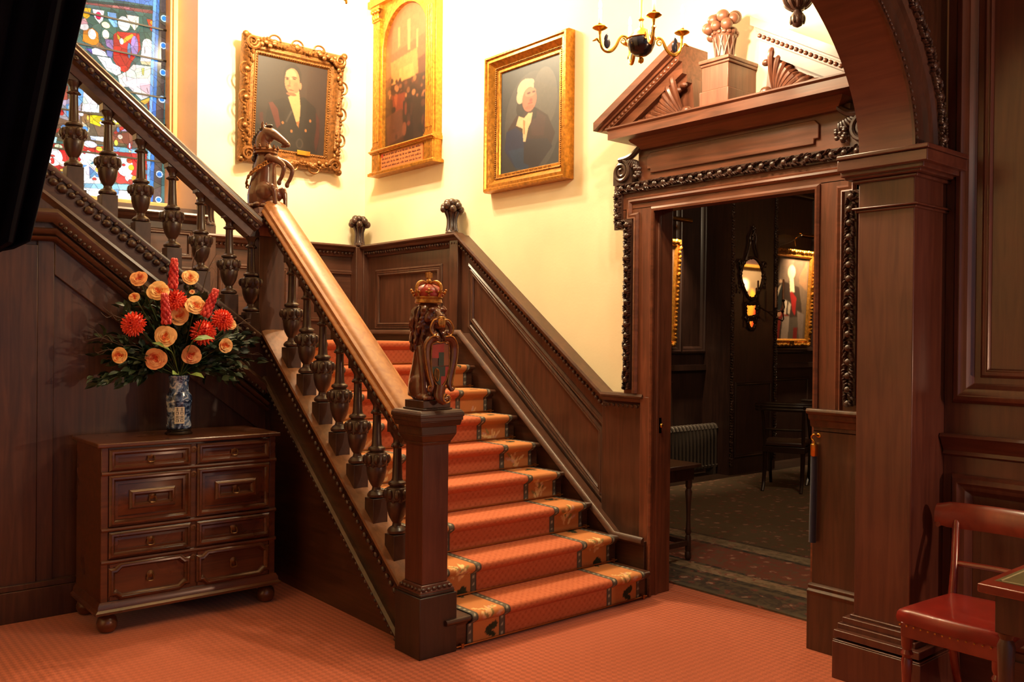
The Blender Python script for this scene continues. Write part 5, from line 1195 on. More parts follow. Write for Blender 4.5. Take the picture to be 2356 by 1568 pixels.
for x, z, sg in ((1.26, 1.46, -1), (1.30, 1.40, -1), (1.33, 1.62, -1), (2.12, 1.56, 1), (2.20, 1.38, 1), (2.10, 1.30, 1), (1.92, 1.95, 1), (1.82, 2.02, 1)):
    e_ = V((x, 4.85, z)); pts = [VM.lerp(e_, u) + V((0, 0, .06 * math.sin(PI * u))) + V((0, random.uniform(-.01, .01), random.uniform(-.012, .012))) for u in [k / 8 for k in range(9)]]
    mb = MB().tube(pts, [.0028] * 7 + [.002, .0012], 5)
    for k in (5, 6, 7): mb.tube([pts[k], pts[k] + V((sg * .03, random.uniform(-.02, .02), random.uniform(-.03, .04))), pts[k] + V((sg * .06, 0, random.uniform(-.04, .06)))], [.0018, .0014, .0008], 4)
    tag(mk('twig', mb, TWIG), 'thin bare twig sticking out at the rim of the bouquet', 'twig', 'bare twigs in the bouquet')

# ---------------------------------------------------------------- carved beasts and finials
LI = thing('lion_statue', 'crowned carved lion holding a painted shield on the lowest newel post', 'statue', (2.414, 3.488, 1.158))
mk('base_block', MB().box(-.078, .078, -.078, .078, 0, .036), OAK, LI, local=True, bev=.003)
m = MB()
m.tube([(0, .05, .05), (0, .045, .12), (0, .03, .2), (0, .012, .28), (0, .005, .34)], [.07, .068, .06, .06, .055], 14)
for s_ in (1, -1):
    m.ell((s_ * .045, .02, .095), (.036, .062, .065), 12, 8).ell((s_ * .058, -.03, .05), (.02, .045, .018), 10, 6)
    m.tube([(s_ * .046, -.012, .29), (s_ * .05, -.035, .2), (s_ * .048, -.04, .12), (s_ * .046, -.045, .045)], [.03, .026, .021, .02], 10)
    m.ell((s_ * .046, -.06, .05), (.024, .032, .016), 10, 6)
    for q in range(3): m.ell((s_ * .046 + (q - 1) * .014, -.086, .05), (.008, .012, .011), 7, 5); m.ell((s_ * .058 + (q - 1) * .012, -.07, .045), (.007, .012, .01), 7, 5)
    m.ell((s_ * .045, -.015, .455), (.014, .01, .018), 8, 6)
m.ell((0, .0, .31), (.066, .06, .075), 14, 10).ell((0, .02, .40), (.062, .056, .085), 14, 10).ell((0, -.03, .437), (.05, .05, .048), 14, 10)
m.ell((0, .0, .47), (.054, .054, .034), 14, 8)
m.tube([(0, -.05, .452), (0, -.085, .436), (0, -.104, .424)], [.02, .018, .016], 10)
for s_ in (1, -1):
    m.ell((s_ * .02, -.088, .406), (.021, .024, .019), 12, 8).ell((s_ * .026, -.066, .462), (.02, .016, .011), 10, 6).ell((s_ * .042, -.045, .425), (.018, .026, .026), 10, 7)
m.ell((0, -.106, .424), (.014, .009, .009), 10, 6).ell((0, -.078, .382), (.022, .022, .011), 10, 6)
m.tube([(0, .1, .06), (.05, .12, .05), (.095, .07, .07), (.10, .01, .11)], [.012, .012, .012, .01], 8).ell((.10, -.005, .125), (.018, .018, .026), 8, 6)
mk('body', m, STATUE, LI, local=True, remesh=.0055)
m = MB()
for j in range(5):
    n = 13 - j
    for k in range(n):
        a = -.22 * PI + 1.44 * PI * k / (n - 1); r = .058 + .004 * (j % 2); zt = .475 - .034 * j; wv = .012 * (1 if k % 2 else -1)
        P = lambda rr, aa, z: (rr * math.cos(aa), .012 + rr * math.sin(aa), z)
        m.tube([P(r - .006, a, zt), P(r + .010, a + wv * 4, zt - .022), P(r + .012, a - wv * 3, zt - .046), P(r + .016, a + wv * 2, zt - .064), P(r + .006, a + wv * 5, zt - .078)], [.006, .0105, .0105, .008, .003], 7)
for s_ in (1, -1):
    for k in range(5): m.tube([(s_ * .048, -.042, .478 - .02 * k), (s_ * (.06 + .003 * k), -.048 + .006 * k, .462 - .022 * k), (s_ * .058, -.04 + .008 * k, .44 - .024 * k)], [.007, .011, .004], 7)
mk('mane', m, STATUE, LI, local=True)
m = MB()
for s_ in (1, -1): m.ell((s_ * .024, -.079, .447), (.006, .005, .005), 8, 6)
mk('eyes', m, BLACK, LI, local=True)
CRZ = .492
m = MB().lathe([(.062, CRZ), (.066, CRZ + .004), (.064, CRZ + .01), (.062, CRZ + .02), (.067, CRZ + .026), (.066, CRZ + .032), (.058, CRZ + .03)], seg=28)
for k in range(8):
    a = 2 * PI * k / 8 + .2; c_, s_ = math.cos(a), math.sin(a)
    if k % 2 == 0: m.tube([(q_ * c_, q_ * s_, CRZ + z_) for q_, z_ in ((.066, .03), (.074, .045), (.080, .062), (.079, .08), (.070, .093), (.054, .101), (.036, .102), (.018, .097), (0, .09))], [.006, .007, .0075, .0075, .0075, .007, .006, .006, .006], 8)
    for q in range(3): m.ell(((.07 + .006 * q) * c_, (.07 + .006 * q) * s_, CRZ + .038 + .012 * q), .008 if q == 1 else .0065, 8, 6)
    for q in (-1, 1): m.ell((.077 * math.cos(a + q * .16), .077 * math.sin(a + q * .16), CRZ + .052), .006, 7, 5)
m.ell((0, 0, CRZ + .104), .013, 10, 8).box(-.007, .007, -.007, .007, CRZ + .112, CRZ + .15).box(-.017, .017, -.006, .006, CRZ + .122, CRZ + .146)
cw = mk('crown', m, CROWNG, LI, local=True, label='gilt crown')
mk('velvet_cap', MB().ell((0, 0, CRZ + .045), (.066, .066, .048), 18, 12), RED, cw, local=True, label='red crown lining')
m = MB()
shp = [(-.048, .30), (-.052, .24), (-.05, .19), (-.036, .135), (0, .095), (.036, .135), (.05, .19), (.052, .24), (.048, .30), (.02, .31), (0, .306), (-.02, .31)]
yo = -.098
m.ext([(x, z - .0) for x, z in shp], 1, yo, yo + .03)
for s_ in (1, -1):
    m.tube([(s_ * .02, yo, .325), (s_ * .055, yo - .004, .325), (s_ * .078, yo, .29), (s_ * .078, yo, .23), (s_ * .062, yo, .16), (s_ * .05, yo - .005, .11), (s_ * .06, yo - .01, .085), (s_ * .072, yo - .008, .092)], [.012, .018, .018, .016, .014, .012, .01, .008], 9)
    m.tube([(s_ * .01, yo + .01, .405), (s_ * .04, yo, .40), (s_ * .055, yo - .005, .37), (s_ * .045, yo - .008, .345), (s_ * .03, yo - .006, .36)], [.009, .009, .009, .008, .006], 8)
m.tube([(0, yo, .10), (-.012, yo - .012, .06), (0, yo - .03, .035), (.022, yo - .03, .05), (.014, yo - .03, .062)], [.03, .026, .02, .013, .008], 10)
sd = mk('shield', m, STATUE, LI, local=True)
m = MB()
for s_ in (1, -1):
    m.tube([(s_ * .02, yo - .016, .335), (s_ * .058, yo - .02, .336), (s_ * .092, yo - .012, .295), (s_ * .09, yo - .012, .23), (s_ * .075, yo - .012, .16), (s_ * .06, yo - .016, .105)], .0035, 6)
    m.spiral((s_ * .065, yo - .014, .098), .016, .005, 1.3, .0035, (s_, 0, 0), (0, 0, 1), a0=2.6)
    m.tube([(s_ * .012, yo - .002, .415), (s_ * .044, yo - .01, .412), (s_ * .066, yo - .014, .375), (s_ * .05, yo - .016, .342), (s_ * .03, yo - .016, .35)], .0035, 6)
m.tube([(x, yo - .003, z) for x, z in shp] + [(shp[0][0], yo - .003, shp[0][1])], .003, 6)
m.spiral((.01, yo - .05, .05), .026, .006, 1.4, .0035, (1, 0, 0), (0, 0, 1), a0=2.2)
for q in (-1, 0, 1): m.ell((q * .012, yo - .012, .40), (.009, .008, .024), 8, 6)
m.ell((0, yo - .01, .42), (.022, .008, .012), 10, 6).ell((0, yo - .012, .088), (.01, .006, .014), 8, 6)
mk('gilt_edging', m, CROWNG, sd, local=True, label='thin gilt scroll edging')
def field(pts, mat, name, d=.0015): mk(name, MB().ext(pts, 1, yo - d - .002, yo + .005), mat, sd, local=True)
field([(-.046, .295), (-.01, .30), (-.01, .235), (-.049, .235)], RED, 'red_quarter')
field([(-.01, .30), (.02, .304), (.02, .262), (-.01, .262)], RED, 'red_quarter')
field([(-.01, .262), (.02, .262), (.02, .20), (-.01, .20)], GREEN, 'green_quarter')
field([(.02, .304), (.046, .295), (.049, .20), (.02, .20)], plain('tawny_quarter', '8a4a22', .4), 'tawny_quarter')
field([(-.049, .195), (.004, .195), (.004, .102), (-.034, .137)], GREEN, 'green_quarter')
field([(.004, .195), (.028, .195), (.028, .15), (.004, .15)], GREEN, 'green_quarter')
field([(.028, .195), (.048, .195), (.036, .15), (.028, .15)], RED, 'red_quarter')
field([(.004, .15), (.034, .15), (.034, .137), (.004, .102)], RED, 'red_quarter')
m = MB().tube([(-.03, yo - .005, .185), (-.034, yo - .006, .15), (-.018, yo - .006, .128), (-.01, yo - .006, .15), (-.012, yo - .006, .178), (-.026, yo - .006, .186)], .003, 6)
for q in range(3): m.tube([(-.027 + .006 * q, yo - .005, .182), (-.024 + .005 * q, yo - .005, .14)], .0012, 5)
mk('gilt_harp', m, CROWNG, sd, local=True)

HO = thing('horse_statue', 'carved chained horse with a crown collar on the upper newel post', 'statue', (2.41, 5.27, 2.275), rz=.62)
m = MB()
m.tube([(0, .03, .02), (0, .03, .09), (0, .024, .17), (0, .016, .25), (0, .008, .31), (0, .002, .35)], [.092, .094, .082, .07, .062, .05], 18)
m.tube([(0, .004, .33), (0, .026, .385), (0, .034, .435), (0, .016, .485)], [.052, .05, .044, .034], 16)
m.tube([(0, .02, .487), (0, -.03, .478), (0, -.085, .445), (0, -.14, .405)], [.034, .034, .025, .017], 14)
m.ell((0, -.008, .452), (.026, .036, .036), 12, 8).ell((0, -.142, .400), (.019, .017, .016), 10, 6).ell((0, -.118, .392), (.013, .03, .009), 10, 6)
for s_ in (1, -1):
    m.tube([(s_ * .016, .024, .51), (s_ * .02, .026, .535), (s_ * .02, .018, .556)], [.012, .010, .003], 8)
    m.ell((s_ * .024, -.045, .48), (.010, .014, .009), 8, 6).ell((s_ * .013, -.147, .41), (.007, .007, .005), 7, 5)
    m.ell((s_ * .066, -.012, .105), (.034, .062, .056), 14, 9).ell((s_ * .07, -.07, .125), (.022, .026, .028), 12, 8)
    m.ell((s_ * .048, -.04, .318), (.026, .030, .028), 12, 8)
    m.tube([(s_ * .046, -.045, .315), (s_ * .056, -.10, .298), (s_ * .054, -.145, .258), (s_ * .052, -.135, .205), (s_ * .05, -.115, .172)], [.026, .021, .016, .013, .012], 12)
    m.ell((s_ * .05, -.112, .16), (.016, .016, .02), 8, 6)
    m.tube([(s_ * .068, -.085, .115), (s_ * .065, -.092, .06), (s_ * .062, -.092, .02)], [.018, .014, .016], 10)
mk('body', m, STATUE, HO, local=True, remesh=.006)
m = MB()
for i in range(11):
    t = i / 10; m.ell((0, .070 + .03 * math.sin(PI * t) - .05 * t * t, .37 + .15 * t), (.014, .02, .014), 8, 6, Matrix.Rotation(.6, 3, 'X'))
for i in range(6): m.ell((random.uniform(-.012, .012), .085, .22 + .026 * i), (.018, .018, .024), 8, 6)
m.ell((0, -.012, .525), (.012, .026, .012), 8, 6)
mk('mane', m, CARV, HO, local=True)
m = MB().lathe([(.055, .346), (.074, .35), (.071, .362), (.077, .37), (.072, .377), (.055, .375)], (0, .01, 0), 28)
for k in range(10):
    a = 2 * PI * k / 10; c_, s_ = .073 * math.cos(a), .01 + .073 * math.sin(a)
    m.ell((c_, s_, .384), (.010, .010, .011), 8, 6).ell((c_ * 1.04, s_, .397), .006, 7, 5)
mk('crown_collar', m, plain('bronzed_collar', '7a4a28', .3, metal=.4, var=.3), HO, local=True)
m = MB()
for i in range(17):
    t = i / 16; a = PI * .55 + t * PI * .80; z = .15 + .155 * t; r = .102 - .02 * t
    c = V((r * math.cos(a), .028 + r * math.sin(a), z)); tg = V((-math.sin(a), math.cos(a), .45)).normalized(); nr = V((math.cos(a), math.sin(a), 0))
    sdv = tg.cross(nr) if i % 2 else (nr * .5 + tg.cross(nr)).normalized()
    m.tube([c + tg * (.016 * math.cos(q)) + sdv * (.011 * math.sin(q)) for q in [2 * PI * j / 10 for j in range(11)]], .004, 6)
mk('chain', m, plain('chain_gilt', 'a8703c', .35, metal=.7, var=.2), HO, local=True)
m = MB()
for k in range(14):
    a = 2 * PI * k / 14; m.ell((.092 * math.cos(a), .01 + .092 * math.sin(a), .014 + .008 * (k % 2)), (.03, .03, .02), 8, 6)
m.ell((0, .01, .015), (.10, .10, .026), 16, 8)
mk('wave_base', m, STATUE, HO, local=True)

def finial(loc, label, h=1.0):
    t = thing('carved_finial', label, 'finial', loc, 'dark carved fruit finials on the panelling')
    m = MB().lathe([(.05, 0), (.05, .012), (.042, .022), (.034, .03), (.03, .06), (.028, .10), (.033, .14), (.042, .165), (.03, .175)], seg=18)
    for k in range(8):
        a = 2 * PI * k / 8; c_, s_ = math.cos(a), math.sin(a)
        m.tube([(.04 * c_, .04 * s_, .02), (.033 * c_, .033 * s_, .07), (.034 * c_, .034 * s_, .12), (.05 * c_, .05 * s_, .165)], [.009, .008, .009, .010], 6)
    mk('trunk', m, CARV, t, local=True)
    m = MB(); rng = random.Random(len(label))
    for k in range(9):
        a = 2 * PI * k / 9; m.ell((.066 * math.cos(a), .066 * math.sin(a), .182 + .026 * (k % 2)), rng.uniform(.024, .032), 10, 7)
    for k in range(5):
        a = 2 * PI * k / 5 + .3; m.ell((.034 * math.cos(a), .034 * math.sin(a), .23), rng.uniform(.026, .034), 10, 7)
    m.ell((0, 0, .20), .05, 10, 7)
    mk('fruit_cluster', m, CARV, t, local=True)
finial((3.965, 5.43, 2.264), 'dark carved fruit finial at the top of the sloping panel rail')
finial((3.93, 6.735, 2.264), 'dark carved fruit finial in the corner of the landing between the paintings')
finial((2.615, 6.755, 2.33), 'dark carved fruit finial seen between the balusters beside the window')
# ---------------------------------------------------------------- room beyond the doorway
RY = 6.25
DARKW = wood('dark_panelling', '2e1d19', '422a23', rough=.35)  # dark wood of the far room walls and pier
m = MB().box(4.115, 18, 1.0, RY, -.1, 0)
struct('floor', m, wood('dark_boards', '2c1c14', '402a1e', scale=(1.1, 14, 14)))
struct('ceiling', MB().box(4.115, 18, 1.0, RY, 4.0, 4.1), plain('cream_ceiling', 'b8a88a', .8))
m = MB().box(4.115, 18, RY, RY + .1, 0, 4.0)
for x0, x1 in ((4.9, 6.1), (6.25, 7.62), (9.0, 10.3), (10.5, 12.4)):
    m.sweep(BOL, rectY(RY, x0, x1, 1.36, 3.3), NY, True); m.sweep(PM, rectY(RY, x0 + .1, x1 - .1, .22, 1.0), NY, True)
m.sweep(BOL, rectY(RY, 7.66, 8.04, 1.36, 3.3), NY, True)
m.box(4.115, 18, RY - .05, RY, 1.14, 1.2).box(4.22, 18, RY - .03, RY, 0, .14)
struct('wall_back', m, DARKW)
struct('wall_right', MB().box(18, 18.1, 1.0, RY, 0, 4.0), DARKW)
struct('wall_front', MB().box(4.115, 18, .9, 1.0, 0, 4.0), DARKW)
m = MB().box(8.06, 8.93, 5.88, RY, 0, 4.0)
m.sweep(PM, rectY(5.88, 8.16, 8.83, .2, 1.0), NY, True)
tp = struct('trim_4', m, DARKW)
for x in (8.905, 8.085): mk('carved_edge', MB().garland([(x, 5.872, .1), (x, 5.872, 3.9)], NY, .022, step=.03, r=(.018, .03)), CARV, tp)

def rug_mat():
    m, nt, N, L, B = nodes('patterned_rug')
    tc = N.new('ShaderNodeTexCoord'); sx = N.new('ShaderNodeSeparateXYZ'); L.new(tc.outputs['Object'], sx.inputs[0])
    mr = N.new('ShaderNodeMapRange'); mr.inputs[1].default_value = -2.6; mr.inputs[2].default_value = -.6; L.new(sx.outputs[0], mr.inputs[0])
    r = N.new('ShaderNodeValToRGB'); r.color_ramp.interpolation = 'CONSTANT'; e = r.color_ramp.elements
    st = [(0, '4a4034'), (.03, '3a2c26'), (.13, '5a4a3a'), (.15, '2c2420'), (.18, '8a7058'), (.245, '2c2420'), (.265, '6e3526'), (.50, '2c2420'), (.52, '85705a'), (.60, '3a2a24'), (.62, '5a4630')]
    e[0].color = (*hx(st[0][1]), 1); e[1].position = st[1][0]; e[1].color = (*hx(st[1][1]), 1)
    for p, c in st[2:]:
        k = e.new(p); k.color = (*hx(c), 1)
    L.new(mr.outputs[0], r.inputs[0])
    v = N.new('ShaderNodeTexVoronoi'); v.inputs['Scale'].default_value = 11; L.new(tc.outputs['Object'], v.inputs[0])
    n = N.new('ShaderNodeTexNoise'); n.inputs['Scale'].default_value = 17; n.inputs['Detail'].default_value = 4; n.inputs['Distortion'].default_value = 1.2; L.new(tc.outputs['Object'], n.inputs[0])
    r2 = N.new('ShaderNodeValToRGB'); r2.color_ramp.interpolation = 'CONSTANT'; f = r2.color_ramp.elements; f[0].color = (*hx('a8806a'), 1); f[1].position = .26; f[1].color = (*hx('7a3a30'), 1)
    k = f.new(.42); k.color = (*hx('5c4a36'), 1)
    L.new(v.outputs['Distance'], r2.inputs[0])
    mk_ = N.new('ShaderNodeMapRange'); mk_.inputs[1].default_value = .42; mk_.inputs[2].default_value = .62; mk_.inputs[4].default_value = .75; L.new(n.outputs['Fac'], mk_.inputs[0])
    mx = N.new('ShaderNodeMix'); mx.data_type = 'RGBA'; L.new(mk_.outputs[0], mx.inputs['Factor']); L.new(r.outputs[0], mx.inputs['A']); L.new(r2.outputs[0], mx.inputs['B'])
    L.new(mx.outputs['Result'], B.inputs['Base Color']); B.inputs['Roughness'].default_value = .95
    return m
RUGM = rug_mat()
o = mk('rug', MB().box(4.235, 9.4, 1.4, 5.75, 0, .012), RUGM)
tag(o, 'worn patterned oriental rug on the floor of the room beyond the doorway', 'rug')

m = MB()
RD = thing('radiator', 'grey column radiator against the far wall beyond the doorway', 'radiator', (7.55, 6.10, 0))
RADM = plain('grey_radiator_paint', '574d47', .45, var=.06)
for i in range(18):
    x = 7.02 + .0605 * i
    for yy in (6.055, 6.12): m.tube([(x, yy, .09), (x, yy, .50)], .016, 8)
    m.tube([(x, 6.04, .50), (x, 6.06, .535), (x, 6.09, .542), (x, 6.12, .535), (x, 6.135, .50)], .018, 8)
    m.tube([(x, 6.04, .11), (x, 6.06, .08), (x, 6.12, .08), (x, 6.135, .11)], .016, 8)
m.tube([(7.0, 6.09, .10), (8.08, 6.09, .10)], .018, 8).tube([(7.0, 6.09, .51), (8.08, 6.09, .51)], .016, 8)
mk('columns', m, RADM, RD)
for x in (7.05, 8.02): mk('foot', MB().box(x - .02, x + .02, 6.04, 6.14, 0, .09), RADM, RD)

def lit_picture(name, label, x0, x1, z0, z1, shapes, bg, fw, gain, lean=.06):
    t = thing(name, label, 'painting', ((x0 + x1) / 2, RY - .03, z0))
    yb = RY - .035
    m = MB().sweep([(0, 0), (0, .03), (.2 * fw, .05), (.45 * fw, .035), (.6 * fw, .03), (.8 * fw, .04), (fw, .015), (fw, 0)], rectY(yb, x0, x1, z0, z1), NY, True)
    R_ = rectY(yb - .045, x0 + .025, x1 - .025, z0 + .025, z1 - .025)
    m.beads(R_ + R_[:1], .045, (.026, .02, .016), NY, .25, tilt=.5)
    mk('frame', m, GILT, t)
    C_ = raster(shapes, 110, 140, bg, gain=gain, blur=2, noise=.08)
    picture('canvas', C_, lambda s, u: (x0 + fw * .9 + (x1 - x0 - 1.8 * fw) * s, yb - .012, z1 - .9 * fw - (z1 - z0 - 1.8 * fw) * u), OILS, t)
    mk('name_plate', MB().box((x0 + x1) / 2 - .0, (x0 + x1) / 2 + .10, yb - .06, yb - .05, z0 + .02, z0 + .075), BRASS, t)
    t.rotation_euler.x = lean
    return t
def squeeze(sh, a, b):
    out = []
    for q in sh:
        if q[0] == 'e': out.append(('e', q[1], q[2] * a + b, q[3], q[4] * a, q[5]))
        else: out.append(('p', q[1], [v * a + b if i % 2 == 0 else v for i, v in enumerate(q[2])]))
    return out
lit_picture('framed_portrait', 'full length robed portrait lit by a picture light in the far room', 9.13, 10.13, 1.40, 2.60, squeeze(DINE, .78, .20), '5c4c40', .10, (.75, .66, .58))
lit_picture('framed_portrait', 'gilt framed picture mostly hidden behind the near door jamb', 6.42, 7.50, 1.40, 2.55, [], '54402e', .08, (1, .9, .8))
def picture_light(x0, x1, y, z, label, cable=None):
    t = thing('picture_light', label, 'lamp', ((x0 + x1) / 2, y, z), 'brass picture lights')
    m = MB(); n = 14
    for xa in (x0, x1):
        pass
    prof = [(.028 * math.cos(a), .028 * math.sin(a)) for a in [.3 * PI + 1.05 * PI * i / 12 for i in range(13)]]
    prof = prof + [(q[0] * .86, q[1] * .86) for q in prof[::-1]]
    m.ext([(y + a, z + b) for a, b in prof], 0, x0, x1)
    mk('shade', m, BRASS, t)
    mk('tube_lamp', MB().tube([(x0 + .03, y, z), (x1 - .03, y, z)], .008, 8), emis('strip_lamp', 'ffcf90', .8), t)
    m = MB().tube([((x0 + x1) / 2, y + .02, z + .02), ((x0 + x1) / 2, y + .1, z + .05), ((x0 + x1) / 2, RY - .02, z + .0), ((x0 + x1) / 2, RY - .02, z - .1)], .007, 7)
    mk('arm', m, BRASS, t)
    if cable: mk('cable', MB().tube(cable, .004, 5), plain('dark_cable', '5a4a40', .5), t)
    lamp('picture_light_glow', 'AREA', ((x0 + x1) / 2, y - .03, z - .03), 15, (1, .74, .42), x1 - x0, aim=((x0 + x1) / 2, RY - .02, z - .75), size_y=.05)
picture_light(9.60, 10.12, 6.0, 2.755, 'brass picture light over the robed portrait', [(9.61, 6.0, 2.75), (9.55, 6.05, 2.70), (9.50, 6.1, 2.66), (9.42, 6.16, 2.63), (9.40, 6.17, 2.58)])
picture_light(6.95, 7.51, 6.0, 2.735, 'brass picture light over the picture behind the near jamb')

# carved mirror with candle branches, and the lit picture on the opposite wall that it shows
MR = thing('carved_mirror', 'tall dark carved mirror in three parts with candle branches on the far pier', 'mirror', (8.43, 5.87, 1.58))
MIRR = nodes('mirror_glass'); MIRR[4].inputs['Metallic'].default_value = 1; MIRR[4].inputs['Roughness'].default_value = .03; MIRR[4].inputs['Base Color'].default_value = (.85, .83, .8, 1); MIRR = MIRR[0]
xm = 8.43; ym = 5.868
ov = [(xm + (.215 if math.sin(a) > 0 else .215 * (1 - .35 * abs(math.sin(a)))) * math.cos(a), 2.18 + (.22 if math.sin(a) > 0 else .25) * math.sin(a)) for a in [2 * PI * i / 28 for i in range(28)]]
s2 = [(xm - .125, 1.885), (xm + .125, 1.885), (xm + .095, 1.74), (xm - .095, 1.74)]
s3_ = [(xm - .065, 1.70), (xm + .065, 1.70), (xm + .06, 1.63), (xm + .03, 1.60), (xm - .03, 1.60), (xm - .06, 1.63)]
for pts, nm in ((ov, 'main_glass'), (s2, 'lower_glass'), (s3_, 'bottom_glass')): mk(nm, MB().ext(pts, 1, ym, ym + .006), MIRR, MR)
m = MB()
for pts in (ov, s2, s3_):
    P_ = [(x, ym - .004, z) for x, z in pts]; P_ += P_[:1]
    m.tube(P_, .014, 7); m.beads(P_, .035, (.022, .016, .014), NY, .4, tilt=.6)
m.box(xm - .14, xm + .14, ym + .004, 5.88, 1.62, 2.40)
for s_ in (1, -1):
    m.tube([(xm + s_ * .12, ym, 2.36), (xm + s_ * .09, ym - .01, 2.45), (xm + s_ * .05, ym - .01, 2.56), (xm + s_ * .06, ym - .01, 2.62), (xm + .02 + s_ * .01, ym, 2.74)], [.02, .014, .012, .014, .006], 7)
    m.spiral((xm + s_ * .22, ym - .01, 2.33), .04, .01, 1.3, .012, (s_, 0, 0), (0, 0, 1)).spiral((xm + s_ * .10, ym - .01, 1.72), .035, .01, 1.3, .011, (s_, 0, 0), (0, 0, 1))
    for q in range(8): m.ell((xm + s_ * random.uniform(.2, .25), ym - .01, random.uniform(1.98, 2.36)), (.014, .012, .022), 6, 5)
for q in range(10): m.ell((xm + .02 + random.uniform(-.03, .03), ym - .008, 2.60 + .016 * q), (.014, .01, .02), 6, 5)
mk('carved_frame', m, plain('bronzed_frame', '3c2418', .35, metal=.3, var=.4), MR)
m = MB()
cb = [(xm + .27, 5.74, 1.98), (xm + .36, 5.70, 2.07), (xm + .44, 5.76, 1.95)]
for c in cb:
    m.tube([(xm + .12, ym - .01, 1.86), (xm + .2, 5.80, 1.80), (c[0], c[1], c[2] - .25), (c[0], c[1], c[2] - .15)], .007, 6); m.lathe([(.008, -.16), (.02, -.14), (.012, -.13)], c, 10)
mk('candle_branch', m, plain('bronzed_branch', '3c2418', .35, metal=.3), MR)
for c in cb: mk('candle', MB().lathe([(.011, -.135), (.011, .09), (.004, .1)], c, 10), plain('sleeve_candle', 'b07a5a', .5), MR)
OP = thing('framed_painting', 'bright picture seen only as a reflection in the carved mirror', 'painting', (15.0, 1.03, 1.5))
m = MB().sweep([(0, 0), (0, .04), (.06, .07), (.12, .03), (.13, 0)], [(13.7, 1.01, 1.5), (16.3, 1.01, 1.5), (16.3, 1.01, 3.0), (13.7, 1.01, 3.0)], (0, 1, 0), True)
mk('frame', m, GILT, OP)
sh = [('e', 'e8c090', .45, .25, .06, .10), ('p', 'd88020', [.2, .5, .35, .3, .42, .6, .38, 1, .15, 1]), ('p', 'c02818', [.1, .7, .3, .55, .36, 1, .05, 1]), ('p', '2c241e', [.4, .4, .6, .35, .7, 1, .42, 1]), ('e', 'd8a070', .7, .3, .05, .09), ('p', 'e8d8b0', [.62, .5, .8, .45, .85, .8, .68, .75]), ('p', 'b84830', [.75, .6, .95, .5, .95, 1, .8, 1])]
picture('canvas', raster(sh, 80, 60, '5a4630', blur=2), lambda s, t: (16.2 - 2.4 * s, 1.03, 2.9 - 1.3 * t), OILS, OP)
lamp('opposite_picture_light', 'AREA', (15.0, 1.6, 3.6), 80, (1, .78, .48), 1.6, aim=(15.0, 1.0, 2.3), size_y=.1)

lamp('far_room_fill_light', 'POINT', (6.6, 3.3, 3.2), 60, (1, .74, .46), .15)  # added lamp without a fitting, brightens the far room and its rug
# chairs and side table
DCH = plain('dark_chair_wood', '2a1814', .22, var=.15, coat=.4)
def dining_chair(loc, rz, label):
    t = thing('dining_chair', label, 'chair', loc, 'dark chairs in the far room', rz)
    m = MB().ext([(-.22, -.23), (.22, -.23), (.19, .2), (-.19, .2)], 2, .43, .475)
    mk('seat', m, plain('dark_seat_leather', '341a18', .4), t, local=True, bev=.012)
    m = MB().ext([(-.23, -.235), (.23, -.235), (.2, .205), (-.2, .205)], 2, .37, .43)
    mk('seat_frame', m, DCH, t, local=True, bev=.004)
    for s_ in (1, -1):
        mk('leg', MB().tube([(s_ * .2, -.21, .42), (s_ * .2, -.23, .3), (s_ * .2, -.24, .15), (s_ * .2, -.29, 0)], [.024, .022, .018, .016], 8), DCH, t, local=True)
        mk('leg', MB().tube([(s_ * .18, .18, .42), (s_ * .18, .19, .25), (s_ * .18, .23, .1), (s_ * .18, .30, 0)], [.024, .022, .018, .016], 8), DCH, t, local=True)
        mk('back_post', MB().tube([(s_ * .18, .18, .42), (s_ * .185, .2, .55), (s_ * .19, .24, .7), (s_ * .2, .28, .84)], [.02, .018, .016, .014], 8), DCH, t, local=True)
    m = MB(); P_ = []
    for i in range(15):
        u = -1 + i / 7; P_.append((u * .26, .24 + .06 * (1 - u * u), .80))
    for dz, r in ((0, .02), (.03, .022), (.055, .016)): m.tube([(x, y, z + dz) for x, y, z in P_], r, 8)
    mk('crest_rail', m, DCH, t, local=True)
    mk('back_rail', MB().tube([(-.18, .205, .6), (0, .24, .6), (.18, .205, .6)], .013, 8), DCH, t, local=True)
    return t
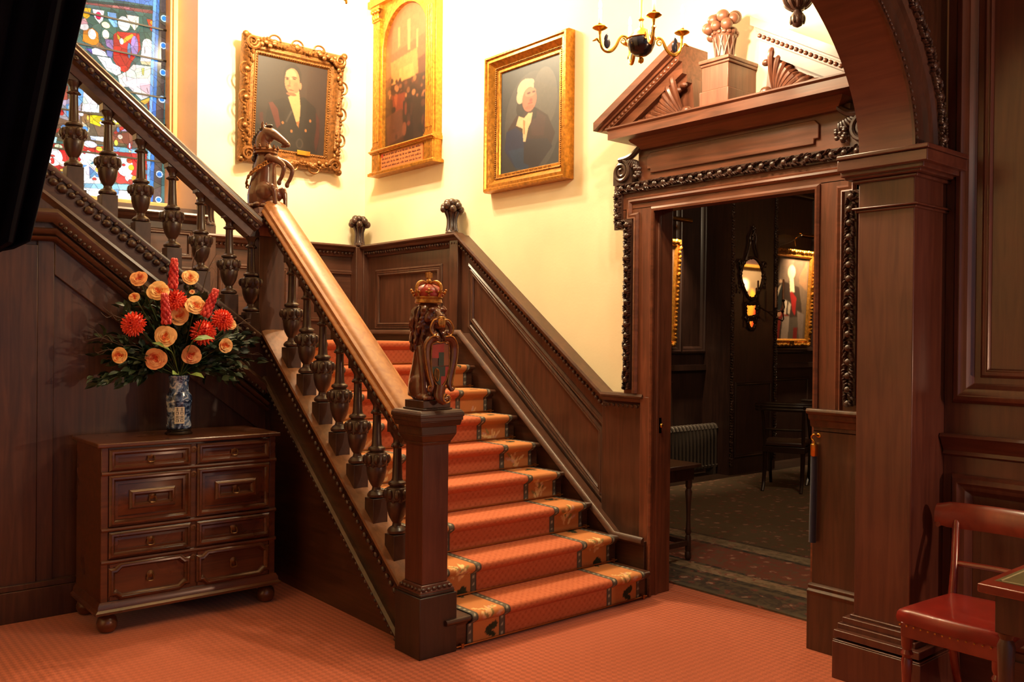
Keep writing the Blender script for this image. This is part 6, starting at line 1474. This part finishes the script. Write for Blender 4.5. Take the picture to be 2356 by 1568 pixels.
dining_chair((7.80, 5.0, 0.012), math.radians(114), 'dark glossy chair standing on the rug before the far pier')
dining_chair((8.42, 4.85, 0.012), math.radians(104), 'dark chair half hidden by the door jamb behind the barrier rope')
TB = thing('side_table', 'low dark turned leg table just inside the doorway by the radiator', 'table', (4.55, 4.1, 0.012))
TBM = wood('table_oak', '3a221a', '52342a', rough=.3)
mk('table_top', MB().box(4.28, 4.80, 3.72, 4.5, .635, .66), TBM, TB, bev=.005)
mk('apron', MB().box(4.32, 4.765, 3.755, 4.46, .55, .635), TBM, TB, bev=.003)
for x in (4.345, 4.74):
    for y in (3.78, 4.435):
        m = MB().lathe([(.014, .012), (.022, .03), (.022, .06), (.016, .07), (.02, .075), (.02, .17), (.014, .18), (.022, .2), (.016, .23), (.014, .3), (.018, .4), (.024, .47), (.016, .49), (.022, .505), (.022, .555)], (x, y, 0), 12)
        mk('leg', m, TBM, TB)
mk('stretcher', MB().box(4.335, 4.75, 3.77, 3.79, .11, .145).box(4.335, 4.75, 4.425, 4.445, .11, .145).box(4.335, 4.355, 3.78, 4.44, .11, .145).box(4.73, 4.75, 3.78, 4.44, .11, .145), TBM, TB, bev=.003)

# rope barrier hanging beside the door
RB = thing('barrier_rope', 'dark blue barrier rope with a brass hook hanging beside the doorway', 'rope', (3.868, 2.33, .52))
rx, ry = 3.868, 2.330
mk('rope', MB().tube([(rx, ry, .945), (rx, ry, .8), (rx + .002, ry + .003, .65), (rx + .003, ry + .005, .52)], [.015, .016, .017, .017], 10), plain('navy_velvet_rope', '171a38', .8, var=.2, sheen=.2), RB)
mk('brass_ferrule', MB().lathe([(.014, .935), (.018, .94), (.018, .992), (.012, .997)], (rx, ry, 0), 14), BRASS, RB)
mk('brass_hook', MB().tube([(rx, ry, .99), (rx, ry, 1.006), (rx, ry + .011, 1.018), (rx, ry + .013, 1.03), (rx, ry + .002, 1.04), (rx + .012, ry - .008, 1.036), (rx + .027, ry - .008, 1.034)], .005, 8).ell((rx + .026, ry - .008, 1.034), (.004, .012, .012), 10, 6), BRASS, RB)
